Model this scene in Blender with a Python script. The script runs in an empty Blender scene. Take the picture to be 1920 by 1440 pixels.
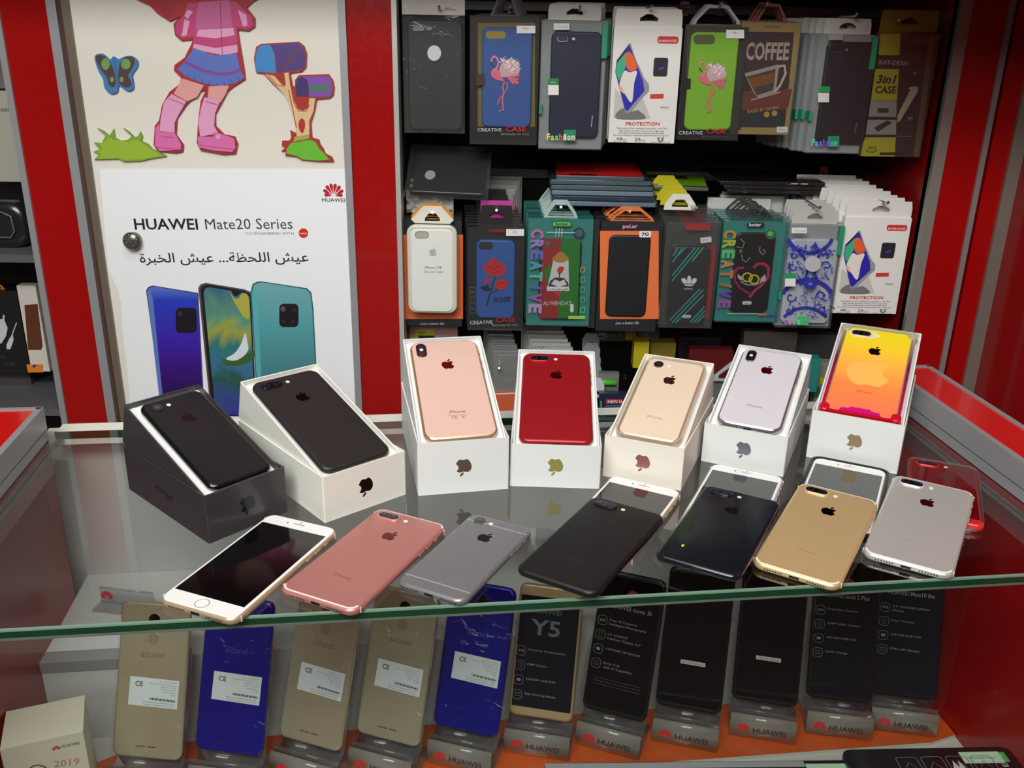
import bpy, math, random
from math import sin, cos, pi, radians as R
from mathutils import Matrix, Vector
random.seed(7)
SC = bpy.context.scene
COL = SC.collection
# ------------------------------------------------------------------ camera
F_PX, PITCH, ROLL, CAM_H = 1754.7, R(21.054), R(1.1215), .45287
FW = Vector((0, cos(PITCH), -sin(PITCH)))
_up = Vector((0, sin(PITCH), cos(PITCH))); _r = Vector((1, 0, 0))
CR = cos(ROLL)*_r + sin(ROLL)*_up
CU = -sin(ROLL)*_r + cos(ROLL)*_up
CAM = Vector((0, 0, CAM_H))
cd = bpy.data.cameras.new('camera'); co = bpy.data.objects.new('camera', cd); COL.objects.link(co)
cd.sensor_width = 36; cd.lens = 36*F_PX/1920; cd.clip_start = .02; cd.clip_end = 50
m = Matrix.Identity(4)
for i in range(3):
    m[i][0] = CR[i]; m[i][1] = CU[i]; m[i][2] = -FW[i]; m[i][3] = CAM[i]
co.matrix_world = m
SC.camera = co
# ------------------------------------------------------------------ light
SC.view_settings.view_transform = 'Standard'; SC.view_settings.look = 'None'
SC.view_settings.gamma = 1; SC.view_settings.use_curve_mapping = False
SC.view_settings.exposure = 0.22
w = bpy.data.worlds.new('world'); SC.world = w; w.use_nodes = True
w.node_tree.nodes['Background'].inputs[0].default_value = (.9, .95, 1, 1)
w.node_tree.nodes['Background'].inputs[1].default_value = .26

def area(name, loc, target, sx, sy, power, colr=(1, 1, 1)):
    l = bpy.data.lights.new(name, 'AREA'); l.shape = 'RECTANGLE'; l.size = sx; l.size_y = sy
    l.energy = power; l.color = colr
    o = bpy.data.objects.new(name, l); COL.objects.link(o); o.location = loc
    o.rotation_euler = (Vector(target)-Vector(loc)).to_track_quat('-Z', 'Y').to_euler()
    return o
area('shop_light_front', (-.25, -.45, 1.45), (0, 1.1, .05), 1.3, .5, 31, (.97, 1, .97))
area('shop_light_over', (-.1, .55, 1.5), (-.05, .8, 0), .9, .3, 5.5, (.96, 1, .97))
area('fill_light_front', (-.5, -1.35, 1.2), (0, .9, -.1), 1.6, .5, 15, (1, .98, .95))  # added fill lamp that brightens the inside of the case

# ------------------------------------------------------------------ pixel rays on surfaces of the place
def ray(x, y): return FW + (x-960)/F_PX*CR - (y-720)/F_PX*CU
def atz(x, y, z=0.):
    d = ray(x, y); return CAM + d*((z-CAM_H)/d.z)
def aty(x, y, Y):
    d = ray(x, y); return CAM + d*(Y/d.y)
PSI = R(7.3)                                   # the counter stands turned to the wall
def uv(u, v, z=0.): return Vector((u*cos(PSI)-v*sin(PSI), u*sin(PSI)+v*cos(PSI), z))

# ------------------------------------------------------------------ materials
def lin(c):
    c = c/255
    return c/12.92 if c <= .04045 else ((c+.055)/1.055)**2.4
def rgb(c): return (lin(c[0]), lin(c[1]), lin(c[2]), 1)
_mats = {}
def mat(c, rough=.5, metal=0., coat=0., bump=0., bscale=400., spec=.5, var=.0, aniso=0):
    key = (tuple(c), rough, metal, coat, bump, bscale, spec, var)
    if key in _mats: return _mats[key]
    M = bpy.data.materials.new('surface_%d' % len(_mats)); M.use_nodes = True
    nt = M.node_tree; b = nt.nodes['Principled BSDF']
    b.inputs['Base Color'].default_value = rgb(c); b.inputs['Roughness'].default_value = rough
    b.inputs['Metallic'].default_value = metal; b.inputs['Coat Weight'].default_value = coat
    b.inputs['Coat Roughness'].default_value = .06
    b.inputs['Specular IOR Level'].default_value = spec
    tc = nt.nodes.new('ShaderNodeTexCoord')
    n = nt.nodes.new('ShaderNodeTexNoise'); n.inputs['Scale'].default_value = bscale; n.inputs['Detail'].default_value = 3
    nt.links.new(tc.outputs['Object'], n.inputs['Vector'])
    mr = nt.nodes.new('ShaderNodeMapRange')
    mr.inputs[3].default_value = max(0, rough-.05); mr.inputs[4].default_value = min(1, rough+.05)
    nt.links.new(n.outputs['Fac'], mr.inputs[0]); nt.links.new(mr.outputs[0], b.inputs['Roughness'])
    if var:
        mx = nt.nodes.new('ShaderNodeMix'); mx.data_type = 'RGBA'
        mx.inputs[6].default_value = tuple(v*(1-var) for v in rgb(c)[:3])+(1,)
        mx.inputs[7].default_value = tuple(min(1, v*(1+var)) for v in rgb(c)[:3])+(1,)
        nt.links.new(n.outputs['Fac'], mx.inputs[0]); nt.links.new(mx.outputs[2], b.inputs['Base Color'])
    if bump:
        bp = nt.nodes.new('ShaderNodeBump'); bp.inputs['Strength'].default_value = bump; bp.inputs['Distance'].default_value = .001
        nt.links.new(n.outputs['Fac'], bp.inputs['Height']); nt.links.new(bp.outputs[0], b.inputs['Normal'])
    _mats[key] = M
    return M
def glass(c=(255, 255, 255), rough=.02, f0=.05, haze=0., hazec=(200, 205, 205), bump=0., bscale=60.):
    """thin clear sheet: lets light straight through, reflects by angle from either side"""
    key = ('g', tuple(c), rough, f0, haze, tuple(hazec), bump, bscale)
    if key in _mats: return _mats[key]
    M = bpy.data.materials.new('clear_%d' % len(_mats)); M.use_nodes = True
    nt = M.node_tree; nt.nodes.clear(); L = nt.links
    out = nt.nodes.new('ShaderNodeOutputMaterial'); tr = nt.nodes.new('ShaderNodeBsdfTransparent'); tr.inputs[0].default_value = rgb(c)
    gl = nt.nodes.new('ShaderNodeBsdfGlossy'); gl.inputs['Roughness'].default_value = rough
    lw = nt.nodes.new('ShaderNodeLayerWeight'); lw.inputs[0].default_value = .5
    pw = nt.nodes.new('ShaderNodeMath'); pw.operation = 'POWER'; pw.inputs[1].default_value = 4.2
    ma = nt.nodes.new('ShaderNodeMath'); ma.operation = 'MULTIPLY_ADD'; ma.inputs[1].default_value = 1-f0; ma.inputs[2].default_value = f0
    L.new(lw.outputs['Facing'], pw.inputs[0]); L.new(pw.outputs[0], ma.inputs[0])
    mx = nt.nodes.new('ShaderNodeMixShader'); L.new(ma.outputs[0], mx.inputs[0])
    last = tr
    if haze:
        df = nt.nodes.new('ShaderNodeBsdfDiffuse'); df.inputs[0].default_value = rgb(hazec)
        m2 = nt.nodes.new('ShaderNodeMixShader'); m2.inputs[0].default_value = haze
        L.new(tr.outputs[0], m2.inputs[1]); L.new(df.outputs[0], m2.inputs[2]); last = m2
    L.new(last.outputs[0], mx.inputs[1]); L.new(gl.outputs[0], mx.inputs[2]); L.new(mx.outputs[0], out.inputs[0])
    if bump:
        tc = nt.nodes.new('ShaderNodeTexCoord'); n = nt.nodes.new('ShaderNodeTexNoise'); n.inputs['Scale'].default_value = bscale
        n.inputs['Detail'].default_value = 4; n.inputs['Distortion'].default_value = 1.5
        L.new(tc.outputs['Object'], n.inputs['Vector'])
        bp = nt.nodes.new('ShaderNodeBump'); bp.inputs['Strength'].default_value = bump; bp.inputs['Distance'].default_value = .01
        L.new(n.outputs['Fac'], bp.inputs['Height']); L.new(bp.outputs[0], gl.inputs['Normal'])
        L.new(bp.outputs[0], lw.inputs['Normal'])
    _mats[key] = M
    return M
def grad(stops, axis, a, b, rough=.4, noise=0., nscale=20., nmix=None):
    """printed colour blend along a local axis from coordinate a to b"""
    M = bpy.data.materials.new('blend_%d' % len(bpy.data.materials)); M.use_nodes = True
    nt = M.node_tree; L = nt.links; bs = nt.nodes['Principled BSDF']; bs.inputs['Roughness'].default_value = rough
    tc = nt.nodes.new('ShaderNodeTexCoord'); sx = nt.nodes.new('ShaderNodeSeparateXYZ'); L.new(tc.outputs['Object'], sx.inputs[0])
    mr = nt.nodes.new('ShaderNodeMapRange'); mr.inputs[1].default_value = a; mr.inputs[2].default_value = b
    L.new(sx.outputs['XYZ'.index(axis)], mr.inputs[0]); src = mr.outputs[0]
    if noise:
        n = nt.nodes.new('ShaderNodeTexNoise'); n.inputs['Scale'].default_value = nscale; n.inputs['Detail'].default_value = 5
        n.inputs['Distortion'].default_value = 2.0
        L.new(tc.outputs['Object'], n.inputs['Vector'])
        m1 = nt.nodes.new('ShaderNodeMath'); m1.operation = 'SUBTRACT'; m1.inputs[1].default_value = .5; L.new(n.outputs['Fac'], m1.inputs[0])
        m2 = nt.nodes.new('ShaderNodeMath'); m2.operation = 'MULTIPLY_ADD'; m2.inputs[1].default_value = noise
        L.new(m1.outputs[0], m2.inputs[0]); L.new(src, m2.inputs[2]); src = m2.outputs[0]
    cr = nt.nodes.new('ShaderNodeValToRGB'); e = cr.color_ramp.elements
    while len(e) < len(stops): e.new(.5)
    for i, (p, c) in enumerate(stops): e[i].position = p; e[i].color = rgb(c)
    L.new(src, cr.inputs[0]); L.new(cr.outputs[0], bs.inputs['Base Color'])
    return M
RED = mat((160, 11, 10), .22, coat=.25, bscale=80, var=.06)
SILVER = mat((165, 165, 168), .38, .35, bscale=150)
WHITE = mat((222, 222, 218), .5, bscale=200)
BLACK = mat((10, 10, 11), .35)
DARK = mat((14, 13, 13), .6)
CARD = mat((224, 225, 223), .42, bscale=300)
PAPER = mat((240, 241, 244), .55)
CHROME = mat((200, 200, 200), .18, .9)
CLEAR = glass((238, 240, 240), .05, .04, haze=.025, bump=.12, bscale=30)
FILM = glass((236, 238, 238), .07, .05, haze=.05, hazec=(190, 192, 190), bump=.2, bscale=30)
ACRYL = glass((240, 240, 242), .03, .07, haze=.09, hazec=(220, 215, 208))

# ------------------------------------------------------------------ mesh building
class MB:
    def __init__(s): s.v = []; s.f = []; s.mi = []; s.sm = []; s.mats = []
    def slot(s, m):
        if m not in s.mats: s.mats.append(m)
        return s.mats.index(m)
    def face(s, idx, m, smooth=False): s.f.append(idx); s.mi.append(s.slot(m)); s.sm.append(smooth)
    def add(s, vs, fs, m, smooth=False, T=None):
        b = len(s.v); s.v += [(T @ Vector(v) if T else Vector(v)) for v in vs]
        for f in fs: s.face([b+i for i in f], m, smooth)
        return s
    def box(s, x0, y0, z0, x1, y1, z1, m, T=None):
        vs = [(x, y, z) for z in (z0, z1) for y in (y0, y1) for x in (x0, x1)]
        return s.add(vs, [(0, 2, 3, 1), (4, 5, 7, 6), (0, 1, 5, 4), (1, 3, 7, 5), (3, 2, 6, 7), (2, 0, 4, 6)], m, T=T)
    def prism(s, pts, z0, z1, m, T=None, side=None, bottom=True):
        n = len(pts); a = sum(pts[i][0]*pts[(i+1) % n][1]-pts[(i+1) % n][0]*pts[i][1] for i in range(n))
        if a < 0: pts = pts[::-1]
        vs = [(x, y, z0) for x, y in pts]+[(x, y, z1) for x, y in pts]
        s.add(vs, [tuple(range(n, 2*n))]+([tuple(range(n-1, -1, -1))] if bottom else []), m, T=T)
        return s.add(vs, [(i, (i+1) % n, n+(i+1) % n, n+i) for i in range(n)], side or m, T=T)
    def hexa(s, bot, top, m):
        return s.add(list(bot)+list(top), [(3, 2, 1, 0), (4, 5, 6, 7), (0, 1, 5, 4), (1, 2, 6, 5), (2, 3, 7, 6), (3, 0, 4, 7)], m)
    def slab(s, x0, y0, x1, y1, z0, z1, r, e, m, T=None, n=5, k=3, cap=None, bottom=True):
        """rounded-corner plate with rounded edges"""
        rings = []
        for j in range(k+1):
            t = j/k*pi/2; rings.append((e*(1-sin(t)), z0+e*(1-cos(t))))
        for j in range(k+1):
            t = (k-j)/k*pi/2; rings.append((e*(1-sin(t)), z1-e*(1-cos(t))))
        vs = []
        for ins, z in rings: vs += [(x, y, z) for x, y in rr(x0+ins, y0+ins, x1-ins, y1-ins, max(r-ins, 1e-4), n)]
        N = 4*(n+1); fs = []
        for j in range(len(rings)-1):
            for i in range(N): fs.append((j*N+i, j*N+(i+1) % N, (j+1)*N+(i+1) % N, (j+1)*N+i))
        b = len(s.v); s.add(vs, fs, m, True, T)
        if bottom: s.face([b+i for i in range(N-1, -1, -1)], m)
        s.face([b+(len(rings)-1)*N+i for i in range(N)], cap or m)
        return s
    def frame(s, outer, inner, z0, z1, m, T=None):
        """ring between two outlines with the same number of points"""
        n = len(outer); vs = []
        for z in (z0, z1): vs += [(x, y, z) for x, y in outer]+[(x, y, z) for x, y in inner]
        fs = []
        for i in range(n):
            j = (i+1) % n
            fs += [(2*n+i, 2*n+j, 3*n+j, 3*n+i), (i, j, 2*n+j, 2*n+i), (n+j, n+i, 3*n+i, 3*n+j), (j, i, n+i, n+j)]
        return s.add(vs, fs, m, T=T)
    def tube(s, pts, r, m, n=8, T=None):
        pts = [Vector(p) for p in pts]; vs = []; fs = []
        for i, p in enumerate(pts):
            d = (pts[min(i+1, len(pts)-1)]-pts[max(i-1, 0)]).normalized()
            a = d.orthogonal().normalized() if i == 0 else (a-d*a.dot(d)).normalized()
            bb = d.cross(a)
            vs += [p+(a*cos(2*pi*k/n)+bb*sin(2*pi*k/n))*r for k in range(n)]
        for i in range(len(pts)-1):
            for k in range(n): fs.append((i*n+k, i*n+(k+1) % n, (i+1)*n+(k+1) % n, (i+1)*n+k))
        s.add(vs, fs, m, True, T); b = len(s.v)-len(vs)
        s.face([b+k for k in range(n-1, -1, -1)], m); s.face([b+len(vs)-n+k for k in range(n)], m)
        return s
    def build(s, name, parent=None, M=None):
        me = bpy.data.meshes.new(name); me.from_pydata(s.v, [], s.f)
        for mt in s.mats: me.materials.append(mt)
        me.polygons.foreach_set('material_index', s.mi); me.polygons.foreach_set('use_smooth', s.sm)
        me.update(); o = bpy.data.objects.new(name, me); COL.objects.link(o)
        if M is not None: o.matrix_world = M
        if parent: o.parent = parent
        return o
def rr(x0, y0, x1, y1, r, n=5):
    pts = []; r = min(r, (x1-x0)/2-1e-6, (y1-y0)/2-1e-6)
    for cx, cy, a in ((x1-r, y1-r, 0), (x0+r, y1-r, pi/2), (x0+r, y0+r, pi), (x1-r, y0+r, 1.5*pi)):
        pts += [(cx+r*cos(a+pi/2*k/n), cy+r*sin(a+pi/2*k/n)) for k in range(n+1)]
    return pts
def ell(cx, cy, rx, ry, n=24): return [(cx+rx*cos(2*pi*k/n), cy+ry*sin(2*pi*k/n)) for k in range(n)]
def smooth(P, k=4):
    out = []; n = len(P)
    for i in range(n):
        a, b, c, d = P[i-1], P[i], P[(i+1) % n], P[(i+2) % n]
        for j in range(k):
            t = j/k
            out.append(tuple(.5*(2*b[q]+(c[q]-a[q])*t+(2*a[q]-5*b[q]+4*c[q]-d[q])*t*t+(3*b[q]-a[q]-3*c[q]+d[q])*t**3) for q in (0, 1)))
    return out
def tag(o, label=None, cat=None, group=None, kind=None):
    if label: o['label'] = label
    if cat: o['category'] = cat
    if group: o['group'] = group
    if kind: o['kind'] = kind
    return o
def thing(name, M, label, cat, group=None):
    o = bpy.data.objects.new(name, None); COL.objects.link(o); o.empty_display_size = .01
    o.matrix_world = M if isinstance(M, Matrix) else Matrix.Translation(M)
    return tag(o, label, cat, group)
def copy_tree(o, parent=None, children=True):
    c = o.copy(); COL.objects.link(c); c.parent = parent
    for ch in o.children: copy_tree(ch, c)
    return c
def frame(o, ax, ay, az):
    M = Matrix.Identity(4)
    for i in range(3): M[i][0] = ax[i]; M[i][1] = ay[i]; M[i][2] = az[i]; M[i][3] = o[i]
    return M

# ------------------------------------------------------------------ text and logo outlines
_tc = {}
def textmesh(t, bold=0., shear=0.):
    key = (t, bold, shear)
    if key not in _tc:
        c = bpy.data.curves.new('t', 'FONT'); c.body = t; c.resolution_u = 2; c.offset = bold; c.shear = shear
        o = bpy.data.objects.new('t', c); me = bpy.data.meshes.new_from_object(o)
        vs = [(v.co.x, v.co.y) for v in me.vertices]; fs = [tuple(p.vertices) for p in me.polygons]
        x0 = min(v[0] for v in vs); x1 = max(v[0] for v in vs)
        _tc[key] = ([(x-x0, y) for x, y in vs], fs, x1-x0)
        bpy.data.objects.remove(o); bpy.data.meshes.remove(me); bpy.data.curves.remove(c)
    return _tc[key]
def bez(start, segs, n=5):
    pts = [start]; p = start
    for a, b, c in segs:
        P = [p, (p[0]+a[0], p[1]+a[1]), (p[0]+b[0], p[1]+b[1]), (p[0]+c[0], p[1]+c[1])]
        for k in range(1, n+1):
            t = k/n; pts.append(tuple((1-t)**3*P[0][i]+3*(1-t)**2*t*P[1][i]+3*(1-t)*t*t*P[2][i]+t**3*P[3][i] for i in (0, 1)))
        p = P[3]
    return pts
def logo_fruit():
    a = bez((318.7, 268.7), [((-.2, -36.7), (16.4, -64.4), (50, -84.8)), ((-18.8, -26.9), (-47.2, -41.7), (-84.7, -44.6)),
        ((-35.5, -2.8), (-74.3, 20.7), (-88.5, 20.7)), ((-15, 0), (-49.4, -19.7), (-76.4, -19.7)), ((-55.8, .9), (-115.1, 44.5), (-115.1, 133.2)),
        ((0, 26), (4.8, 53.5), (14.4, 81.2)), ((12.8, 36.7), (59, 126.7), (107.2, 125.2)), ((25.2, -.6), (43, -17.9), (75.8, -17.9)),
        ((31.8, 0), (48.3, 17.9), (76.4, 17.9)), ((48.6, -.7), (90.4, -82.5), (102.6, -119.3)), ((-65.2, -30.7), (-61.7, -90), (-61.7, -91.9))])[:-1]
    b = bez((262.1, 104.5), [((27.3, -32.4), (24.8, -61.9), (24, -72.5)), ((-24.1, 1.4), (-52, 16.4), (-67.9, 34.9)),
        ((-17.5, 19.8), (-27.8, 44.3), (-25.6, 71.9)), ((26.1, 2), (49.9, -11.4), (69.5, -34.3))])[:-1]
    f = lambda P: [((x-192)/450, -(y-256)/450) for x, y in P]
    return [f(a), f(b)]
FRUIT = logo_fruit()                       # height about 1, centred
def petals():
    out = []
    for deg, ln in ((172, .80), (149, 1.0), (124, 1.08), (101, 1.08)):
        a = R(deg); d = (cos(a), sin(a)); nn = (-d[1], d[0]); P = []
        for t, wd in ((.14, 0), (.5, .085), (.78, .155), (.94, .12), (1, .0), (.94, -.12), (.78, -.155), (.5, -.085)):
            t = t*ln*.62; P.append((d[0]*t+nn[0]*wd*.62, d[1]*t+nn[1]*wd*.62-.30))
        out.append(P); out.append([(-x, y) for x, y in P])
    return out
PETALS = petals()

# ------------------------------------------------------------------ flat print laid on a face
class Art:
    """shapes lying on the z=0 plane of T (in parent space); coordinates local or through view pixels"""
    def __init__(s, parent, T=None, dz=.00004):
        s.p = parent; s.T = T or Matrix.Identity(4); s.mb = MB(); s.z = dz; s.dz = dz; s.vw = (0, 0, 1); s.pixel = False
        s.W = parent.matrix_world @ s.T; s.Wi = s.W.inverted()
    def view(s, ox, oy, k): s.vw = (ox, oy, k); s.pixel = True; return s
    def local(s): s.pixel = False; return s
    def pt(s, p):
        if not s.pixel: return (p[0], p[1])
        d = ray(s.vw[0]+p[0]*s.vw[2], s.vw[1]+p[1]*s.vw[2]); n = s.W.col[2].xyz; o = s.W.col[3].xyz
        q = s.Wi @ (CAM + d*((o-CAM).dot(n)/d.dot(n))); return (q.x, q.y)
    def poly(s, m, pts, sm=False, raw=False):
        if not isinstance(m, bpy.types.Material): m = mat(m, .45)
        if sm: pts = smooth(pts)
        if not raw: pts = [s.pt(p) for p in pts]
        n = len(pts); a = sum(pts[i][0]*pts[(i+1) % n][1]-pts[(i+1) % n][0]*pts[i][1] for i in range(n))
        if a < 0: pts = pts[::-1]
        s.mb.add([(x, y, s.z) for x, y in pts], [tuple(range(n))], m, T=s.T); s.z += s.dz; return s
    def rect(s, m, x0, y0, x1, y1, r=0):
        if r: return s.poly(m, rr(min(x0, x1), min(y0, y1), max(x0, x1), max(y0, y1), r, 3))
        return s.poly(m, [(x0, y0), (x1, y0), (x1, y1), (x0, y1)])
    def ell(s, m, cx, cy, rx, ry=None): return s.poly(m, ell(cx, cy, rx, ry or rx))
    def line(s, m, pts, wd):
        P = [s.pt(p) for p in pts]
        wl = wd if not s.pixel else wd*s.vw[2]*(Vector(s.pt((pts[0][0]+1/s.vw[2], pts[0][1])))-Vector(s.pt(pts[0]))).length
        L = []; Rr = []
        for i, p in enumerate(P):
            d = Vector(P[min(i+1, len(P)-1)])-Vector(P[max(i-1, 0)])
            if d.length < 1e-9: continue
            d.normalize(); L.append((p[0]-d.y*wl/2, p[1]+d.x*wl/2)); Rr.append((p[0]+d.y*wl/2, p[1]-d.x*wl/2))
        if not isinstance(m, bpy.types.Material): m = mat(m, .45)
        n = len(L); s.mb.add([(x, y, s.z) for x, y in L]+[(x, y, s.z) for x, y in Rr], [(n+i, n+i+1, i+1, i) for i in range(n-1)], m, T=s.T)
        s.z += s.dz; return s
    def _stamp(s, m, vs, fs):
        if not isinstance(m, bpy.types.Material): m = mat(m, .45)
        s.mb.add([(x, y, s.z) for x, y in vs], fs, m, T=s.T); s.z += s.dz
    def text(s, m, t, p0, p1, h=None, bold=0., shear=0.):
        vs, fs, wd = textmesh(t, bold, shear)
        a, b = Vector(s.pt(p0)), Vector(s.pt(p1)); d = b-a; sx = d.length/wd; d.normalize(); nn = Vector((-d.y, d.x))
        if h is None: sy = sx
        else: sy = ((Vector(s.pt((p0[0], p0[1]-h)))-a).length if s.pixel else h)/.7
        s._stamp(m, [tuple(a+d*x*sx+nn*y*sy) for x, y in vs], fs); return s
    def shape(s, m, polys, c, size, rot=0, flip=False, sx=1.):
        """polys in a unit box; c is the centre, size the height (local units, or pixels in a view)"""
        cc = Vector(s.pt(c)); k = size if not s.pixel else (Vector(s.pt((c[0], c[1]-size)))-cc).length
        for P in polys:
            Q = [(x*k*sx, y*k) for x, y in P]
            if flip: Q = [(-x, -y) for x, y in Q]
            s.poly(m, [(cc.x+x*cos(rot)-y*sin(rot), cc.y+x*sin(rot)+y*cos(rot)) for x, y in Q], raw=True); s.z -= s.dz
        s.z += s.dz; return s
    def done(s, name='print', label=None):
        o = s.mb.build(name, s.p)
        if label: o['label'] = label
        return o
FRONT = frame((0, 0, 0), (1, 0, 0), (0, 0, 1), (0, -1, 0))          # local y=0 plane facing the shopper
def lines(A, m, rows, h=.6):
    for (x0, y0, x1, y1) in rows: A.line(m, [(x0, y0), (x1, y1)], h)

# ================================================================== room shell
b = MB(); b.box(-2.2, -1.6, -.97, 2.2, 2.1, -.95, mat((120, 112, 104), .35, bscale=6, var=.1)); tag(b.build('floor'), kind='structure')
b = MB(); b.box(-2.2, 1.86, -.95, 2.2, 1.9, 1.75, mat((60, 20, 20), .6)); tag(b.build('wall_back'), kind='structure')
b = MB(); b.box(-2.2, -1.6, 1.75, 2.2, 2.1, 1.78, mat((150, 148, 145), .8)); tag(b.build('ceiling'), kind='structure')
b = MB(); b.box(-2.2, -1.64, -.95, 2.2, -1.6, 1.75, mat((104, 66, 60), .6)); tag(b.build('wall_front'), kind='structure')
b = MB(); b.box(-2.24, -1.6, -.95, -2.2, 1.9, 1.75, mat((150, 140, 132), .6)); tag(b.build('wall_left'), kind='structure')
b = MB(); b.box(2.2, -1.6, -.95, 2.24, 1.9, 1.75, mat((110, 92, 86), .6)); tag(b.build('wall_right'), kind='structure')

# ================================================================== counter display case
ZB = -.95
def frame_c(): return frm_case(FLOOR_Z+.0004)
def frm_case(z=ZB): return frame(uv(0, 0, z), uv(1, 0), uv(0, 1), (0, 0, 1))
U0, U1, V0, V1 = -.401, .637, .6605, 1.052
FLOOR_Z, PLAT_Z = -.32, -.212
case = thing('display_case', frm_case(), 'glass topped shop counter with silver trimmed red ledges holding the phones', 'display case')
up = Matrix.Translation((0, 0, -ZB))
def cbox(name, u0, v0, z0, u1, v1, z1, m, parent=case):
    b = MB(); b.box(u0, v0, z0, u1, v1, z1, m, T=up); return b.build(name, parent)
GLS = glass((236, 238, 236), .012, .13)
GREEN = mat((14, 58, 34), .12, coat=.6, bscale=30, var=.35)
b = MB(); g0 = .0095
vs = [(U0, V0, -g0), (U1, V0, -g0), (U1, V1, -g0), (U0, V1, -g0), (U0, V0, 0), (U1, V0, 0), (U1, V1, 0), (U0, V1, 0)]
b.add(vs, [(4, 5, 6, 7)], GLS, T=up); b.build('glass_top', case)
b = MB(); b.add(vs, [(0, 1, 5, 4)], GREEN, T=up); b.add(vs, [(2, 3, 7, 6)], GREEN, T=up)
b.box(U0, V0-.0004, -.0016, U1, V0+.002, .0002, mat((120, 150, 132), .15, coat=.5), T=up)
b.box(U0, V0-.0004, -.0100, U1, V0+.002, -.0080, mat((96, 104, 96), .2, coat=.5), T=up)
b.build('glass_edge', case, None)['label'] = 'green polished front edge of the glass top'
b = MB(); b.add([(U0, V0+.008, -.6), (U1, V0+.008, -.6), (U1, V0+.008, -.0105), (U0, V0+.008, -.0105)], [(0, 1, 2, 3)], glass((244, 247, 245), .02, .035), T=up)
b.build('front_pane', case)
cbox('back_panel', U0-.02, 1.082, -.6, U1+.02, 1.092, -.012, mat((200, 202, 198), .4))
cbox('case_floor', U0, V0+.009, FLOOR_Z-.01, U1, 1.081, FLOOR_Z, mat((196, 192, 186), .45))
cbox('base_cabinet', U0-.12, V0+.01, -.95, U1+.12, 1.05, FLOOR_Z-.012, RED)
cbox('inner_step', U0, .904, FLOOR_Z, U1, 1.0815, PLAT_Z, mat((205, 205, 202), .45))
cbox('step_trim', U0, .902, PLAT_Z-.012, -.262, .922, PLAT_Z+.001, SILVER)
cbox('back_rail', U0+.0, V1+.0004, -.017, U1, V1+.0295, -.0028, mat((226, 226, 216), .35))
def inv(p): return (p.x*cos(PSI)+p.y*sin(PSI), -p.x*sin(PSI)+p.y*cos(PSI))
uo = inv(atz(1863, 761, .04))[0]
for ua, ub in ((U1-.014, U1-.0016), (U0+.0016, U0+.010)):
    cbox('glass_seal', ua, V0+.002, -.0094, ub, V1-.002, -.0088, glass((220, 225, 220), .25, .1, haze=.5, hazec=(120, 128, 118), bump=.6, bscale=50))
for nm, ua, ub, side in (('side_ledge', U1, uo, 1), ('side_ledge', U0-(uo-U1), U0, -1)):
    V2 = 1.092 if side > 0 else 1.03
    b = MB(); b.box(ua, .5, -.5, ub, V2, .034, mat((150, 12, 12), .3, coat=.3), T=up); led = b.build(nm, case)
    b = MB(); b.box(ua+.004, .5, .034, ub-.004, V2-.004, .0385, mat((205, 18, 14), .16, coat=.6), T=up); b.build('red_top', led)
    b = MB()
    inner = ua if side > 0 else ub
    s1 = -side
    x0, x1 = sorted((inner+s1*.0015, inner-s1*.006))
    b.box(x0, .5, .014, x1, V2, .040, SILVER, T=up); b.box(x0, .5, .001, x1, V2, .0125, SILVER, T=up)
    x0, x1 = sorted((inner+s1*.0005, inner-s1*.004)); b.box(x0, .5, .0125, x1, V2, .014, BLACK, T=up)
    out = ub if side > 0 else ua
    b.box(min(out, out+s1*.006), .5, .0, max(out, out+s1*.006), V2, .040, SILVER, T=up)
    b.box(ua, V2-.004, .0, ub, V2+.002, .040, SILVER, T=up)
    b.build('aluminium_trim', led)
# orange board under the acrylic stands
ORANGE = mat((196, 84, 32), .3, coat=.35, bscale=160, var=.12, bump=.15)
bd = MB(); bd.prism([(-.34, .800), (.6, .797), (.640-.004, .806), (.634, .86), (.55, .885), (-.30, .884), (-.345, .86)], FLOOR_Z+.0003, FLOOR_Z+.004, ORANGE, side=mat((190, 196, 180), .6))
tag(bd.build('orange_board', None, frm_case(0)), 'glossy orange board lying on the case floor under the acrylic stands', 'board')

# ================================================================== wall cabinet behind the counter
YF, YN, YP = 1.478, 1.825, 1.50
cab = thing('wall_cabinet', (0, YF, ZB), 'tall red cabinet with silver edging and dark niches for hanging cases', 'cabinet')
def Xf(px, py=360, Y=YF): return aty(px, py, Y).x
def wbox(name, x0, y0, z0, x1, y1, z1, m, parent=cab):
    b = MB(); b.box(x0, y0-YF, z0-ZB, x1, y1-YF, z1-ZB, m); return b.build(name, parent)
xs = [Xf(p) for p in (45, 57, 140, 157, 168, 178)]
ZT = 1.3
wbox('edge_trim', xs[0], YF-.004, ZB, xs[1], YF+.02, ZT, SILVER)
wbox('red_post', xs[1], YF, ZB, xs[2], YF+.3, ZT, RED)
wbox('edge_trim', xs[2], YF-.004, ZB, xs[3], YF+.02, ZT, SILVER)
door = MB(); xd0, xd1 = xs[5], Xf(652)
door.box(xd0, .0, 0, xd1, .018, ZT-ZB, mat((230, 225, 214), .35)); door = door.build('door_panel', cab)
wbox('brown_seal', xs[3], YF+.006, ZB, xs[4], YF+.02, ZT, mat((88, 46, 34), .5))
wbox('door_frame', xs[4], YF-.006, ZB, xs[5]+.002, YF+.02, ZT, mat((128, 118, 104), .35, .4))
wbox('door_frame', xd1-.002, YF-.006, ZB, Xf(663), YF+.02, ZT, SILVER)
wbox('red_post', Xf(663), YF, ZB, Xf(743), YF+.03, ZT, RED)
wbox('edge_trim', Xf(743), YF-.004, ZB, Xf(752), YF+.03, ZT, mat((190, 190, 186), .35, .3))
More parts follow.
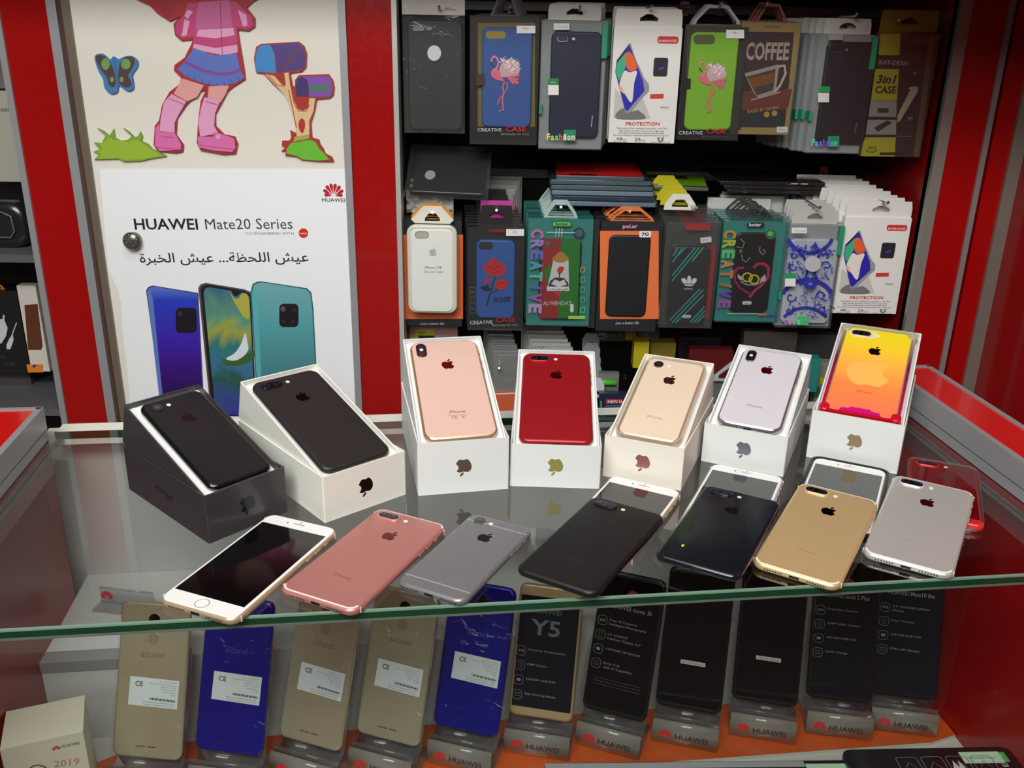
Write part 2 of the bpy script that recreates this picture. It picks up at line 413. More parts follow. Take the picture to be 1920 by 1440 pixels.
NX0, NX1 = Xf(752), Xf(1741.5, 345)
wbox('niche_side', NX0-.012, YF+.03, ZB, NX0, YN, ZT, DARK)
wbox('niche_side', NX1, YF+.006, ZB, NX1+.012, YN, ZT, mat((150, 14, 12), .25, coat=.3))
wbox('niche_back', NX0-.012, YN, ZB, NX1+.012, YN+.012, ZT, DARK)
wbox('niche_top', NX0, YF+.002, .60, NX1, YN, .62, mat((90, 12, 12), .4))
wbox('header_panel', NX0, YF, .62, NX1, YF+.02, ZT, RED)
wbox('edge_trim', NX1, YF-.004, ZB, Xf(1762, 345), YF+.02, ZT, mat((150, 148, 142), .35, .4))
wbox('red_post', Xf(1762, 345), YF, ZB, Xf(1827, 345), YF+.03, ZT, RED)
wbox('edge_trim', Xf(1827, 345), YF-.004, ZB, Xf(1837, 345), YF+.02, ZT, mat((150, 138, 140), .35, .3))
wbox('shadow_strip', Xf(1837, 345), YF+.012, ZB, Xf(1845, 345), YF+.03, ZT, DARK)  # dark strip standing in for the shadow beside the trim
wbox('red_post', Xf(1845, 345), YF, ZB, Xf(1880, 345), YF+.03, ZT, RED)
XR = Xf(1880, 345)
wbox('edge_trim', XR, YF-.006, ZB, Xf(1904, 345), YF+.02, ZT, mat((140, 132, 122), .35, .4))
XR = Xf(1904, 345)
b = MB(); b.box(XR, -.9, 0, XR+.02, 0, ZT-ZB, mat((150, 10, 12), .25, coat=.3)); b.build('side_panel', cab)
# left niche
LX0, LX1 = xs[0]-.55, xs[0]
wbox('niche_back', LX0, 1.80, ZB, LX1, 1.815, ZT, DARK)
wbox('niche_side', LX1-.004, YF+.02, ZB, LX1+.004, 1.80, ZT, DARK)
for py in (485, 772):
    z = aty(60, py, YF+.01).z
    wbox('niche_shelf', LX0, YF+.01, z-.007, LX1-.004, 1.80, z+.006, mat((92, 90, 94), .4))
wbox('niche_shelf', LX0, YF+.2, .20, LX1-.004, 1.80, .206, mat((60, 60, 62), .4))
# unseen overhanging blocks, added to shade the top of the cabinet
b = MB(); b.box(-.9, 1.26-YF, .575-ZB, XR, -.006, .98-ZB, mat((140, 12, 12), .3, coat=.3)); b.build('unseen_shade_block', cab)
b = MB(); b.box(.42, 1.09-YF, .505-ZB, XR, 1.259-YF, .98-ZB, mat((140, 12, 12), .3, coat=.3)); b.build('unseen_shade_block', cab)
# rail in the niche that the pegs hook on
RZ = aty(1000, 324, YN-.02).z
wbox('peg_rail', NX0, YN-.03, RZ-.008, NX1, YN-.01, RZ+.008, mat((150, 150, 142), .3, .6))
wbox('peg_rail', NX0, YN-.02, .475, NX1, YN-.005, .49, mat((120, 120, 116), .3, .6))
wbox('peg_rail', NX0, YN-.02, -.06, NX1, YN-.005, -.045, mat((90, 90, 88), .3, .6))
# door knob
kp = aty(247, 452, YF-.012)
b = MB()
def dome(b, c, r, h, m, n=20, k=6):
    vs = []; fs = []
    for j in range(k+1):
        t = j/k*pi/2
        vs += [(c[0]+r*cos(t)*cos(2*pi*i/n), c[1]-h*sin(t), c[2]+r*cos(t)*sin(2*pi*i/n)) for i in range(n)]
    for j in range(k):
        for i in range(n): fs.append((j*n+i, j*n+(i+1) % n, (j+1)*n+(i+1) % n, (j+1)*n+i))
    b.add(vs, fs, m, True)
KM = mat((120, 116, 108), .25, .8)
kc = (kp.x, -.004, kp.z-ZB)
b.tube([(kc[0], .0, kc[2]), (kc[0], -.014, kc[2])], .0125, KM, 20); dome(b, (kc[0], -.012, kc[2]), .0145, .007, KM)
for i in range(-3, 4):
    for j in range(-3, 4):
        x, z = i*.0038+(j % 2)*.0019, j*.0034
        if x*x+z*z < .00012: dome(b, (kc[0]+x, -.0185+(x*x+z*z)*22, kc[2]+z), .0010, .0014, mat((190, 188, 180), .2, .8), 6, 3)
b.build('door_knob', cab)

# ================================================================== poster and cutouts on the door
def onplane(px, py, Y): p = aty(px, py, Y); return (p.x, p.z)
def wallthing(name, Y, px, py, label, cat, group=None): return thing(name, aty(px, py, Y), label, cat, group)
po = wallthing('phone_poster', YF-.001, 420, 760, 'white paper phone poster with three handsets and black lettering taped to the door', 'poster')
A = Art(po, FRONT, .00006).view(0, 0, 1)
A.poly(PAPER, [(187, 317), (420, 316), (651, 317), (658, 420), (666, 560), (678, 790), (240, 800), (243, 740), (238, 690), (229, 612), (227, 570), (222, 545), (205, 510), (197, 440), (192, 380)])
for P in PETALS: pass
RL = (188, 26, 40); K = (32, 32, 34)
A.shape(RL, PETALS, (625, 357), 36)
A.text(K, 'HUAWEI', (604, 378), (647, 379), 7, bold=.012)
A.text(K, 'HUAWEI', (253, 430), (372, 430), 20, bold=.02)
A.text((60, 60, 62), 'Mate20 Series', (386, 430), (549, 429), 20)
A.text((130, 130, 132), 'CO-ENGINEERED WITH', (461, 440), (551, 440), 5)
A.ell((208, 40, 36), 569, 437, 9); A.text((240, 240, 240), 'Leica', (562, 439), (576, 439), 4)
ar = '\uFECB\uFEF4\uFEB6 \uFE8D\uFEDF\uFEE0\uFEA4\uFEC8\uFE94... \uFECB\uFEF4\uFEB6 \uFE8D\uFEDF\uFEA8\uFE92\uFEAE\uFE93'
A.text(K, ar[::-1], (263, 492), (579, 490), 17, bold=.008)
def gp(stops, y0, y1, noise=0, ns=20):                     # blend down the poster, in the poster's own height
    z0 = po.matrix_world.translation.z
    return grad(stops, 'Z', aty(400, y0, YF).z-z0, aty(400, y1, YF).z-z0, .35, noise, ns)
blue = gp([(0, (92, 130, 205)), (.12, (44, 62, 190)), (.45, (60, 34, 168)), (.7, (58, 18, 120)), (1, (34, 16, 52))], 535, 760)
def pphone(pts, m, rim):
    A.poly(rim, pts); cx = sum(p[0] for p in pts)/len(pts); A.poly(m, [(p[0]+(2.2 if p[0] < cx else -2), p[1]+2) for p in pts])
L1 = [(274, 545), (278, 538), (286, 535), (372, 549), (384, 780), (306, 780)]
pphone(L1, blue, (70, 60, 120))
A.poly((96, 120, 190), [(276, 547), (281, 541), (287, 560), (309, 780), (303, 780)])
A.poly((22, 14, 26), rr(330, 577, 369, 624, 8, 3)); A.ell((60, 52, 60), 338, 588, 4)
L2 = [(372, 540), (376, 533), (386, 530), (458, 542), (470, 547), (482, 780), (396, 780)]
A.poly((88, 70, 78), L2); A.poly((24, 22, 26), [(376, 542), (380, 536), (388, 533), (458, 545), (470, 552), (482, 780), (399, 780)])
scr = gp([(0, (60, 110, 130)), (.2, (96, 150, 120)), (.33, (160, 160, 60)), (.45, (50, 120, 120)), (.6, (60, 110, 150)), (.72, (40, 90, 70)), (.85, (56, 76, 140)), (1, (60, 50, 150))], 535, 775, .5, 9)
A.poly(scr, [(382, 548), (386, 540), (392, 538), (434, 545), (437, 552), (442, 556), (448, 553), (452, 548), (460, 549), (468, 556), (479, 778), (405, 778)])
A.poly((176, 170, 66), [(430, 546), (437, 556), (446, 560), (455, 550), (466, 556), (468, 596), (456, 592), (442, 570)], sm=True)
A.poly((214, 226, 232), [(424, 672), (440, 662), (452, 645), (460, 624), (464, 640), (466, 655), (456, 668), (440, 676)], sm=True)
A.poly((62, 96, 44), [(418, 672), (434, 676), (452, 672), (476, 656), (478, 668), (458, 682), (436, 686), (420, 682)], sm=True)
teal = gp([(0, (110, 170, 176)), (.3, (84, 160, 166)), (.7, (72, 128, 138)), (1, (66, 70, 120))], 535, 760)
L3 = [(470, 548), (474, 532), (482, 528), (490, 527), (576, 540), (584, 548), (588, 580), (598, 780), (484, 780)]
pphone(L3, teal, (38, 92, 98)); A.poly((88, 172, 178), [(472, 548), (477, 536), (484, 560), (493, 780), (486, 780)])
A.poly((22, 14, 26), rr(524, 569, 560, 613, 8, 3)); A.ell((84, 78, 84), 531, 579, 5)
for c in ((552, 580), (532, 602), (550, 603)): A.ell((44, 36, 44), c[0], c[1], 4)
A.done('poster_print')
# decals: cut board 3 mm thick with their own outline colour
def cutout(name, label, cat, pts, edge, Y=YF-.0005, th=.004, sm=True):
    cx = sum(p[0] for p in pts)/len(pts); by = max(p[1] for p in pts)
    r = wallthing(name, Y, cx, by, label, cat)
    P = smooth(pts, 3) if sm else pts
    o = aty(cx, by, Y); Q = []
    for p in P: q = aty(p[0], p[1], Y-th); Q.append((q.x-o.x, q.z-o.z))
    b = MB(); b.prism(Q, 0, th, mat(edge, .5), T=FRONT); b.build('cut_board', r)
    return r, Art(r, Matrix.Translation((0, -th, 0)) @ FRONT, .00006).view(0, 0, 1)
r, A = cutout('butterfly_cutout', 'small blue and brown butterfly cutout with green spots on the door', 'wall decoration',
    [(177, 108), (184, 101), (194, 102), (206, 112), (212, 106), (222, 111), (233, 106), (246, 105), (257, 113), (258, 124), (248, 140), (250, 155), (250, 166), (240, 171), (230, 165), (222, 160), (220, 172), (208, 176), (196, 165), (193, 148), (184, 132)], (62, 120, 178))
for P in ([(179, 108), (188, 103), (202, 110), (212, 128), (217, 150), (214, 163), (205, 160), (200, 145), (188, 128)], [(224, 122), (234, 108), (248, 107), (253, 115), (246, 132), (240, 142), (247, 156), (240, 164), (228, 160), (222, 150)]):
    A.poly((84, 58, 56), P, sm=True)
for cx, cy, rx, ry in ((198, 120, 8, 11), (236, 120, 9, 10), (210, 149, 4, 5), (228, 149, 4, 5)): A.ell((112, 156, 84), cx, cy, rx, ry)
A.line((60, 110, 170), [(213, 106), (217, 130), (221, 158)], 5); A.done()
r, A = cutout('grass_cutout', 'lime green grass tuft cutout left of the pink shoes', 'wall decoration',
    [(176, 299), (186, 290), (175, 284), (187, 280), (176, 267), (190, 269), (198, 254), (182, 240), (194, 246), (205, 255), (213, 242), (215, 258), (226, 264), (240, 262), (248, 254), (231, 240), (240, 246), (250, 257), (258, 256), (263, 247), (267, 256), (264, 264), (277, 270), (286, 280), (297, 284), (312, 293), (290, 296), (262, 302), (232, 303), (222, 298)], (124, 160, 48), sm=False)
A.poly((150, 182, 54), [(182, 298), (190, 290), (184, 284), (192, 279), (186, 269), (196, 266), (204, 257), (212, 262), (240, 266), (256, 261), (272, 272), (292, 286), (304, 292), (262, 299), (234, 300), (222, 296)]); A.done()
# mailbox tree
r, A = cutout('mailbox_cutout', 'cutout of a branching post with blue and purple mailboxes on a green tuft', 'wall decoration',
    [(476, 110), (480, 88), (490, 82), (560, 78), (570, 86), (575, 100), (574, 125), (566, 134), (544, 137), (548, 160), (553, 164), (553, 150), (560, 141), (616, 139), (624, 150), (627, 164), (625, 178), (618, 184), (594, 186), (590, 208), (583, 230), (585, 258), (598, 262), (600, 270), (606, 278), (610, 288), (622, 294), (626, 303), (600, 303), (566, 300), (556, 294), (534, 291), (538, 284), (527, 283), (535, 277), (528, 273), (529, 264), (542, 264), (546, 258), (544, 244), (554, 250), (556, 240), (548, 206), (538, 182), (510, 156), (494, 138), (480, 136)], (166, 44, 34), sm=False)
A.poly((60, 134, 200), [(479, 110), (482, 92), (490, 85), (506, 84), (514, 96), (517, 137), (480, 134)])
A.poly((80, 58, 128), [(508, 84), (558, 80), (568, 88), (573, 106), (571, 126), (562, 131), (519, 136), (517, 108)])
A.poly((104, 60, 84), [(530, 124), (560, 88), (567, 90), (536, 128)])
TAN = (224, 190, 142)
A.poly(TAN, [(497, 139), (514, 142), (530, 160), (536, 160), (533, 137), (541, 136), (544, 160), (552, 190), (558, 204), (568, 208), (578, 202), (580, 184), (591, 184), (588, 208), (580, 226), (580, 258), (557, 258), (552, 226), (540, 190), (532, 176)])
for L in ([(503, 141), (520, 160), (534, 162)], [(546, 165), (552, 196), (560, 208), (574, 208), (581, 196)], [(541, 168), (548, 200), (556, 240)]): A.line((178, 58, 46), L, 1.6)
A.poly((178, 40, 48), [(560, 230), (565, 222), (571, 226), (572, 238), (567, 250), (561, 242)], sm=True)
A.poly((64, 44, 110), [(554, 160), (558, 147), (566, 144), (576, 150), (579, 166), (578, 181), (556, 180)])
A.poly((128, 78, 170), [(568, 143), (616, 143), (622, 152), (623, 168), (620, 181), (580, 182), (580, 162), (576, 150)])
A.rect((58, 128, 84), 579, 161, 618, 170)
A.poly((104, 184, 44), [(537, 280), (546, 268), (560, 266), (580, 262), (592, 266), (598, 278), (606, 286), (618, 299), (598, 301), (568, 299), (556, 292), (538, 288)])
A.poly((168, 160, 84), [(553, 256), (580, 252), (579, 260), (550, 266)]); A.done()
# girl figure, plain
r, A = cutout('girl_cutout', 'pink cartoon girl cutout in striped jacket and blue skirt on the door', 'wall decoration',
    [(236, -120), (300, -150), (380, -160), (450, -150), (500, -110), (508, -60), (500, -10), (476, 2), (462, 14), (478, 34), (478, 50), (466, 58), (446, 56), (450, 84), (458, 130), (460, 148), (438, 162), (428, 170), (414, 196), (404, 214), (404, 236), (420, 252), (440, 256), (446, 270), (442, 288), (420, 290), (376, 282), (369, 268), (371, 230), (376, 190), (386, 168), (374, 172), (350, 196), (332, 222), (330, 252), (344, 272), (343, 284), (330, 287), (296, 284), (288, 272), (290, 236), (298, 226), (304, 196), (318, 172), (336, 158), (340, 146), (326, 132), (327, 122), (346, 108), (358, 84), (362, 74), (340, 76), (328, 66), (325, 44), (340, 30), (318, 40), (296, 26), (280, 10), (262, 2), (240, -10), (228, -60)], (168, 36, 44), sm=False)
PK = (214, 110, 168); PL = (226, 158, 196); MG = (190, 62, 118)
A.poly((160, 28, 40), [(240, -116), (300, -144), (380, -154), (448, -144), (494, -108), (502, -60), (494, -14), (470, -2), (440, 6), (345, 4), (318, 34), (300, 20), (264, -2), (244, -14), (234, -60)], sm=True)
A.poly((226, 178, 160), [(330, -90), (370, -108), (410, -90), (420, -50), (396, -14), (352, -14), (328, -50)], sm=True)
A.poly(MG, [(352, 6), (440, 2), (472, 32), (474, 48), (462, 54), (444, 50), (446, 98), (420, 104), (364, 92), (362, 68), (342, 72), (330, 62), (330, 44), (344, 30)])
A.poly((196, 96, 146), [(372, 4), (430, 0), (436, 50), (366, 56)])
for P in ([(372, 56), (438, 52), (440, 66), (404, 72), (368, 68)], [(363, 82), (404, 90), (445, 84), (446, 98), (420, 104), (362, 92)], [(346, 36), (356, 40), (350, 66), (341, 68)], [(446, 18), (462, 28), (464, 48), (456, 50)], [(352, 18), (362, 22), (352, 36), (346, 30)]): A.poly(PL, P)
A.line((140, 40, 84), [(413, 4), (415, 60), (417, 103)], 1.2)
BL = (92, 112, 190)
A.poly(BL, [(364, 90), (404, 104), (444, 100), (450, 128), (458, 146), (440, 156), (410, 162), (380, 156), (350, 144), (332, 130), (346, 116)])
A.line((128, 70, 150), [(347, 116), (380, 132), (410, 139), (430, 138), (452, 131)], 6)
for x, y in ((340, 133), (352, 138), (364, 143), (378, 149), (392, 153), (406, 155), (420, 153), (434, 148), (446, 143)): A.line((60, 66, 140), [(x, y), (x+1.5, y+7)], 1)
SK = (226, 160, 156)
A.poly(SK, [(342, 147), (383, 160), (370, 182), (352, 190), (326, 176)]); A.poly(SK, [(392, 162), (430, 160), (424, 176), (414, 192), (390, 183)])
A.poly(PL, [(322, 176), (350, 190), (336, 214), (328, 230), (328, 248), (300, 246), (302, 220), (308, 192)]); A.poly(PL, [(384, 182), (413, 190), (404, 212), (402, 236), (410, 250), (376, 256), (372, 230), (378, 200)])
A.poly(PK, [(292, 240), (300, 230), (300, 247), (328, 248), (340, 270), (340, 281), (300, 283), (291, 272)], sm=False); A.poly(PK, [(371, 256), (398, 256), (406, 248), (426, 254), (440, 260), (442, 278), (436, 285), (400, 282), (373, 276)])
for L in ([(303, 256), (326, 258)], [(292, 276), (340, 280)], [(374, 272), (441, 280)], [(398, 258), (404, 248)], [(318, 184), (346, 196)], [(386, 190), (408, 196)]): A.line(MG, L, 1.3)
A.rect(PL, 406, 252, 414, 260); A.done()

# ================================================================== hanging packs
def pack(name, label, cat, x0, x1, yt, yb, Y=YP, group=None):
    ym = (yt+yb)/2; a = aty(x0, ym, Y); c = aty(x1, ym, Y); xm = (a.x+c.x)/2
    zt = aty((x0+x1)/2, yt, Y).z; zb = aty((x0+x1)/2, yb, Y).z
    r = thing(name, (xm, Y, zb), label, cat, group)
    return r, c.x-a.x, zt-zb
def plate(r, name, x0, z0, x1, z1, y0, y1, m, rad=.002, e=.0006, label=None, cap=None):
    b = MB(); b.slab(x0, z0, x1, z1, -y1, -y0, rad, e, m, T=FRONT, cap=cap)
    o = b.build(name, r)
    if label: o['label'] = label
    return o
def shell(r, name, w, h, d, m, open_back=False):
    b = MB(); b.box(-w/2, 0, 0, w/2, d, h, m); return b.build(name, r)
def card_tab(r, w, h, tw, th, y, m, hx=0., hole=.008, peak=False, name='hang_tab', off=0.):
    """tab with a hanging hole above a pack"""
    x0, x1 = off-tw/2, off+tw/2; b = MB()
    if peak: outer = [(x0, h), (x1, h), (x1-.004, h+th*.3), (off+tw*.2, h+th), (off-tw*.2, h+th), (x0+.004, h+th*.3)]
    else: outer = [(x0, h), (x1, h), (x1, h+th*.55), (x1-.002, h+th), (x0+.002, h+th), (x0, h+th*.55)]
    cz = h+th*.52
    inner = [(hx-hole*1.5, cz-hole*.5), (hx+hole*1.5, cz-hole*.5), (hx+hole*1.5, cz), (hx+hole*.5, cz+hole*.6), (hx-hole*.5, cz+hole*.6), (hx-hole*1.5, cz)]
    if peak: inner = [(x0+.006, h+.0015), (x1-.006, h+.0015), (x1-.0085, h+th*.3), (off+tw*.17, h+th-.0042), (off-tw*.17, h+th-.0042), (x0+.0085, h+th*.3)]
    b.frame(outer, inner, -.0004, .0004, m, T=Matrix.Translation((0, y, 0)) @ FRONT)
    return b.build(name, r)
def phonecase(r, px, m, y0=-.0005, y1=.007, name='phone_case', rad=.010, cam=None, cm=None):
    """soft case shell: px = (x0, yt, x1, yb) pixels on the pack front"""
    f = Art(r, FRONT).view(0, 0, 1); xm, ym = (px[0]+px[2])/2, (px[1]+px[3])/2
    a = (f.pt((px[0], ym))[0], f.pt((xm, px[3]))[1]); c = (f.pt((px[2], ym))[0], f.pt((xm, px[1]))[1])
    b = MB(); b.slab(a[0], a[1], c[0], c[1], y0, y1, rad, .0025, m, T=FRONT)
    o = b.build(name, r); return o
def peg(px, py, label, Y=YP, yb=YN-.01):
    p = aty(px, py, Y-.022)
    r = thing('display_peg', (p.x, yb, p.z-.004), label, 'hook', 'chrome pegs in the niche')
    b = MB(); d = Y-.022-yb
    b.tube([(0, 0, 0), (0, d+.012, 0), (0, d+.004, .0012), (0, d, .004)], .0021, CHROME, 8); b.build('rod', r)
    b = MB(); b.box(-.008, -.004, -.012, .008, .0, .012, CHROME); b.build('bracket', r)
    return p.x, p.z-.004
ORD = ['directly', 'second', 'third', 'fourth', 'fifth', 'sixth', 'seventh', 'eighth', 'ninth']
def behind(r, n, step, dx, dz, what, front, group, keep=('body', 'hang_tab', 'header', 'clear_box', 'case_edge', 'phone_case', 'sleeve')):
    for i in range(1, n+1):
        c = r.copy(); COL.objects.link(c)
        c.location = r.location + Vector((dx*i+random.uniform(-.001, .001), step*i, dz*i+random.uniform(-.0008, .0008)))
        c['group'] = group
        c['label'] = ('%s hanging directly behind %s' % (what, front)) if i == 1 else '%s, %s one behind %s' % (what, ORD[i-1], front)
        for ch in r.children:
            if ch.name.split('.')[0] in keep:
                k = ch.copy(); COL.objects.link(k); k.parent = c
def art(r, y=0.): return Art(r, Matrix.Translation((0, y, 0)) @ FRONT, .00005)
GCL = mat((176, 176, 170), .3, coat=.4)

# --- top row
def v3(A): return A.view(740, 0, .20833)
def v4(A): return A.view(1100, 0, .20833)
def v5(A): return A.view(1460, 0, .2396)
def v7(A): return A.view(740, 280, .25)
def v8(A): return A.view(1080, 280, .25)
def v9(A): return A.view(1420, 280, .26042)

# 1 black case with round hole in clear bag
r, w_, h_ = pack('case_in_bag', 'black case with round logo hole in a clear bag, top left of the pegs', 'phone case', 757, 872, 28, 246)
phonecase(r, (766, 38, 868, 243), mat((42, 39, 40), .5))
b = MB(); b.box(-w_/2, -.009, -.002, w_/2, .004, h_, FILM); b.build('sleeve', r)
b = MB(); b.box(-w_/2, -.006, h_, w_/2, -.002, h_+.045, mat((196, 194, 188), .25, coat=.5, bump=.6, bscale=60)); b.build('header', r)
A = v3(art(r, -.0095)); A.ell((200, 198, 206), 356, 478, 62, 70); A.poly((120, 116, 120), rr(162, 236, 266, 280, 18, 3)); A.poly((120, 116, 120), rr(288, 240, 334, 276, 16, 3))
A.text((120, 118, 110), '8Plus', (450, 85), (545, 92), 22); A.done()
peg(823, 12, 'peg holding the black case with the round logo hole')
behind(r, 3, .016, -.001, .001, 'clear bagged black case', 'the black case with the round hole', 'bagged cases behind the black round-hole case')

def flamingo(A, s=1., ox=0, oy=0):
    t = lambda L: [(ox+x*s, oy+y*s) for x, y in L]
    A.poly((226, 186, 190), t([(945, 600), (1000, 540), (1060, 530), (1110, 570), (1125, 640), (1090, 690), (1020, 690), (950, 690)]), sm=True)
    random.seed(3)
    for i in range(110):
        a = random.uniform(-2.5, .75); q = random.uniform(20, 112); x, y = 1020+q*cos(a), 640+q*sin(a)*1.15; d = random.uniform(14, 34); wq = random.uniform(3, 8)
        c = random.choice([(240, 226, 224), (232, 206, 206), (222, 170, 178), (236, 216, 212)]) if y < 660 else random.choice([(214, 110, 136), (226, 150, 160), (206, 90, 120)])
        A.poly(c, t([(x-wq*sin(a), y+wq*cos(a)), (x+d*cos(a), y+d*sin(a)), (x+wq*sin(a), y-wq*cos(a)), (x-8*cos(a), y-8*sin(a))])); A.z -= A.dz*.8
    A.poly((210, 96, 124), t([(868, 640), (905, 612), (940, 640), (960, 690), (985, 728), (930, 722), (895, 706), (872, 680)]), sm=True); A.poly((204, 90, 118), t([(1000, 690), (1060, 680), (1120, 745), (1095, 765), (1080, 740), (1070, 765)]))
    A.line((214, 120, 140), t([(900, 640), (925, 600), (935, 560), (920, 520), (892, 508), (872, 530), (875, 555)]), 17*s)
    A.poly((60, 40, 44), t([(868, 560), (885, 580), (900, 606), (888, 600), (866, 574)]))
    A.line((206, 100, 110), t([(990, 730), (975, 780), (980, 830), (970, 900), (978, 990), (940, 1000)]), 12*s)
    A.line((206, 100, 110), t([(1010, 740), (1015, 790), (980, 850), (940, 900), (925, 945)]), 10*s)
OL = mat((124, 108, 44), .4)
def creative(px, casepx, col, label, front, view, win, row, n=4, tabm=None, clip=True):
    r, w_, h_ = pack('case_box', label, 'phone case', *px)
    shell(r, 'body', w_, h_, .016, mat((34, 31, 30), .35))
    A = view(art(r)); A.rect(win[4], *win[:4]); A.done('backing_card')
    phonecase(r, casepx, mat(col, .5, bump=.3), -.001, .007)
    A = view(art(r, -.0072)); return r, w_, h_, A
r, w_, h_, A = creative((881, 1009, 30, 270), (904, 52, 997, 238), (52, 92, 166), 'blue case with pink flamingo print in a dark box on the top row', '', v3, (748, 205, 1262, 1140, OL), 1)
A.poly((172, 148, 40), rr(822, 280, 1000, 348, 30, 4)); flamingo(A)
A.rect((60, 36, 34), 735, 665, 812, 770)
A.text((205, 205, 208), 'CREATIVE', (748, 1182), (962, 1182), 30); A.text((186, 40, 38), 'CASE', (1000, 1180), (1182, 1182), 44, bold=.02); A.text((150, 150, 150), 'BECAUSE OF YOU', (960, 1215), (1210, 1216), 16)
A.rect((226, 226, 226), 1098, 232, 1266, 300); A.text((50, 50, 50), '7G+', (1155, 264), (1205, 266), 18); A.done()
b = MB(); b.box(-w_/2, -.0078, 0, w_/2, .016, h_, CLEAR); b.build('clear_box', r)
card_tab(r, w_, h_, .045, .03, .004, mat((60, 54, 52), .4), peak=True)
peg(957, 10, 'peg holding the blue flamingo case box')
behind(r, 4, .020, .003, .001, 'dark case box', 'the blue flamingo box', 'boxes behind the blue flamingo case')

def fashion(px, casepx, label, view, case_col, row=1, n=5, what='clear case box with green strip', front='', group='', dx=-.004, tall=1):
    r, w_, h_ = pack('case_box', label, 'phone case', *px)
    b = MB(); b.box(-w_/2+.0004, .0022, .0004, w_/2-.0004, .009, h_-.0004, mat((186, 188, 188), .35, coat=.3)); b.build('body', r)
    b = MB(); b.box(-w_/2, -.0085, 0, w_/2, .002, h_, CLEAR); b.build('clear_box', r)
    for xa, xb, za, zb_ in ((w_/2-.0075, w_/2+.0004, .72, .985), (-w_/2-.0004, -w_/2+.004, .28, .36)):
        b = MB(); b.box(xa, -.0088, h_*za, xb, .0092, h_*zb_, mat((44, 145, 106), .35)); b.build('case_edge', r)['label'] = 'green printed edge strip'
    phonecase(r, casepx, mat(case_col, .42), -.002, .006, rad=.010)
    card_tab(r, w_, h_, w_*.8, .022, .004, mat((190, 188, 182), .3, coat=.5, bump=.5, bscale=60))
    return r, w_, h_
r, w_, h_ = fashion((1012, 1133, 38, 279), (1031, 59, 1125, 258), 'navy blue case in a clear box with green strip, third on the top row', v3, (30, 31, 62))
A = v3(art(r, -.0088)); A.rect((224, 224, 226), 1432, 210, 1572, 268, 0); A.text((150, 150, 150), '7TPLAIN', (1446, 252), (1560, 254), 22)
A.poly((150, 150, 154), rr(1462, 322, 1560, 376, 20, 3)); A.poly((34, 34, 60), rr(1468, 320, 1556, 370, 18, 3)); A.ell((200, 200, 206), 1610, 350, 13)
A.poly((30, 130, 62), rr(1380, 706, 1476, 765, 6, 3)); A.rect((232, 232, 232), 1380, 765, 1476, 855); A.text((205, 235, 205), 'select', (1400, 745), (1455, 746), 14)
A.rect((28, 138, 90), 1524, 1168, 1630, 1270)
for i, (t, c) in enumerate((('F', (230, 226, 90)), ('a', (190, 220, 90)), ('s', (120, 220, 130)), ('h', (220, 120, 70)), ('i', (230, 220, 210)), ('o', (228, 224, 222)), ('n', (236, 214, 214)))):
    x = 1368+i*37; A.text(c, t, (x, 1258), (x+30, 1258), 56, bold=.03)
A.line((160, 160, 170), [(1780, 1040), (1770, 1140)], 8); A.done()
peg(1088, 12, 'peg holding the navy case in its clear box')
behind(r, 4, .019, .0035, .001, 'clear case box with green strip', 'the navy case box', 'clear boxes behind the navy case')

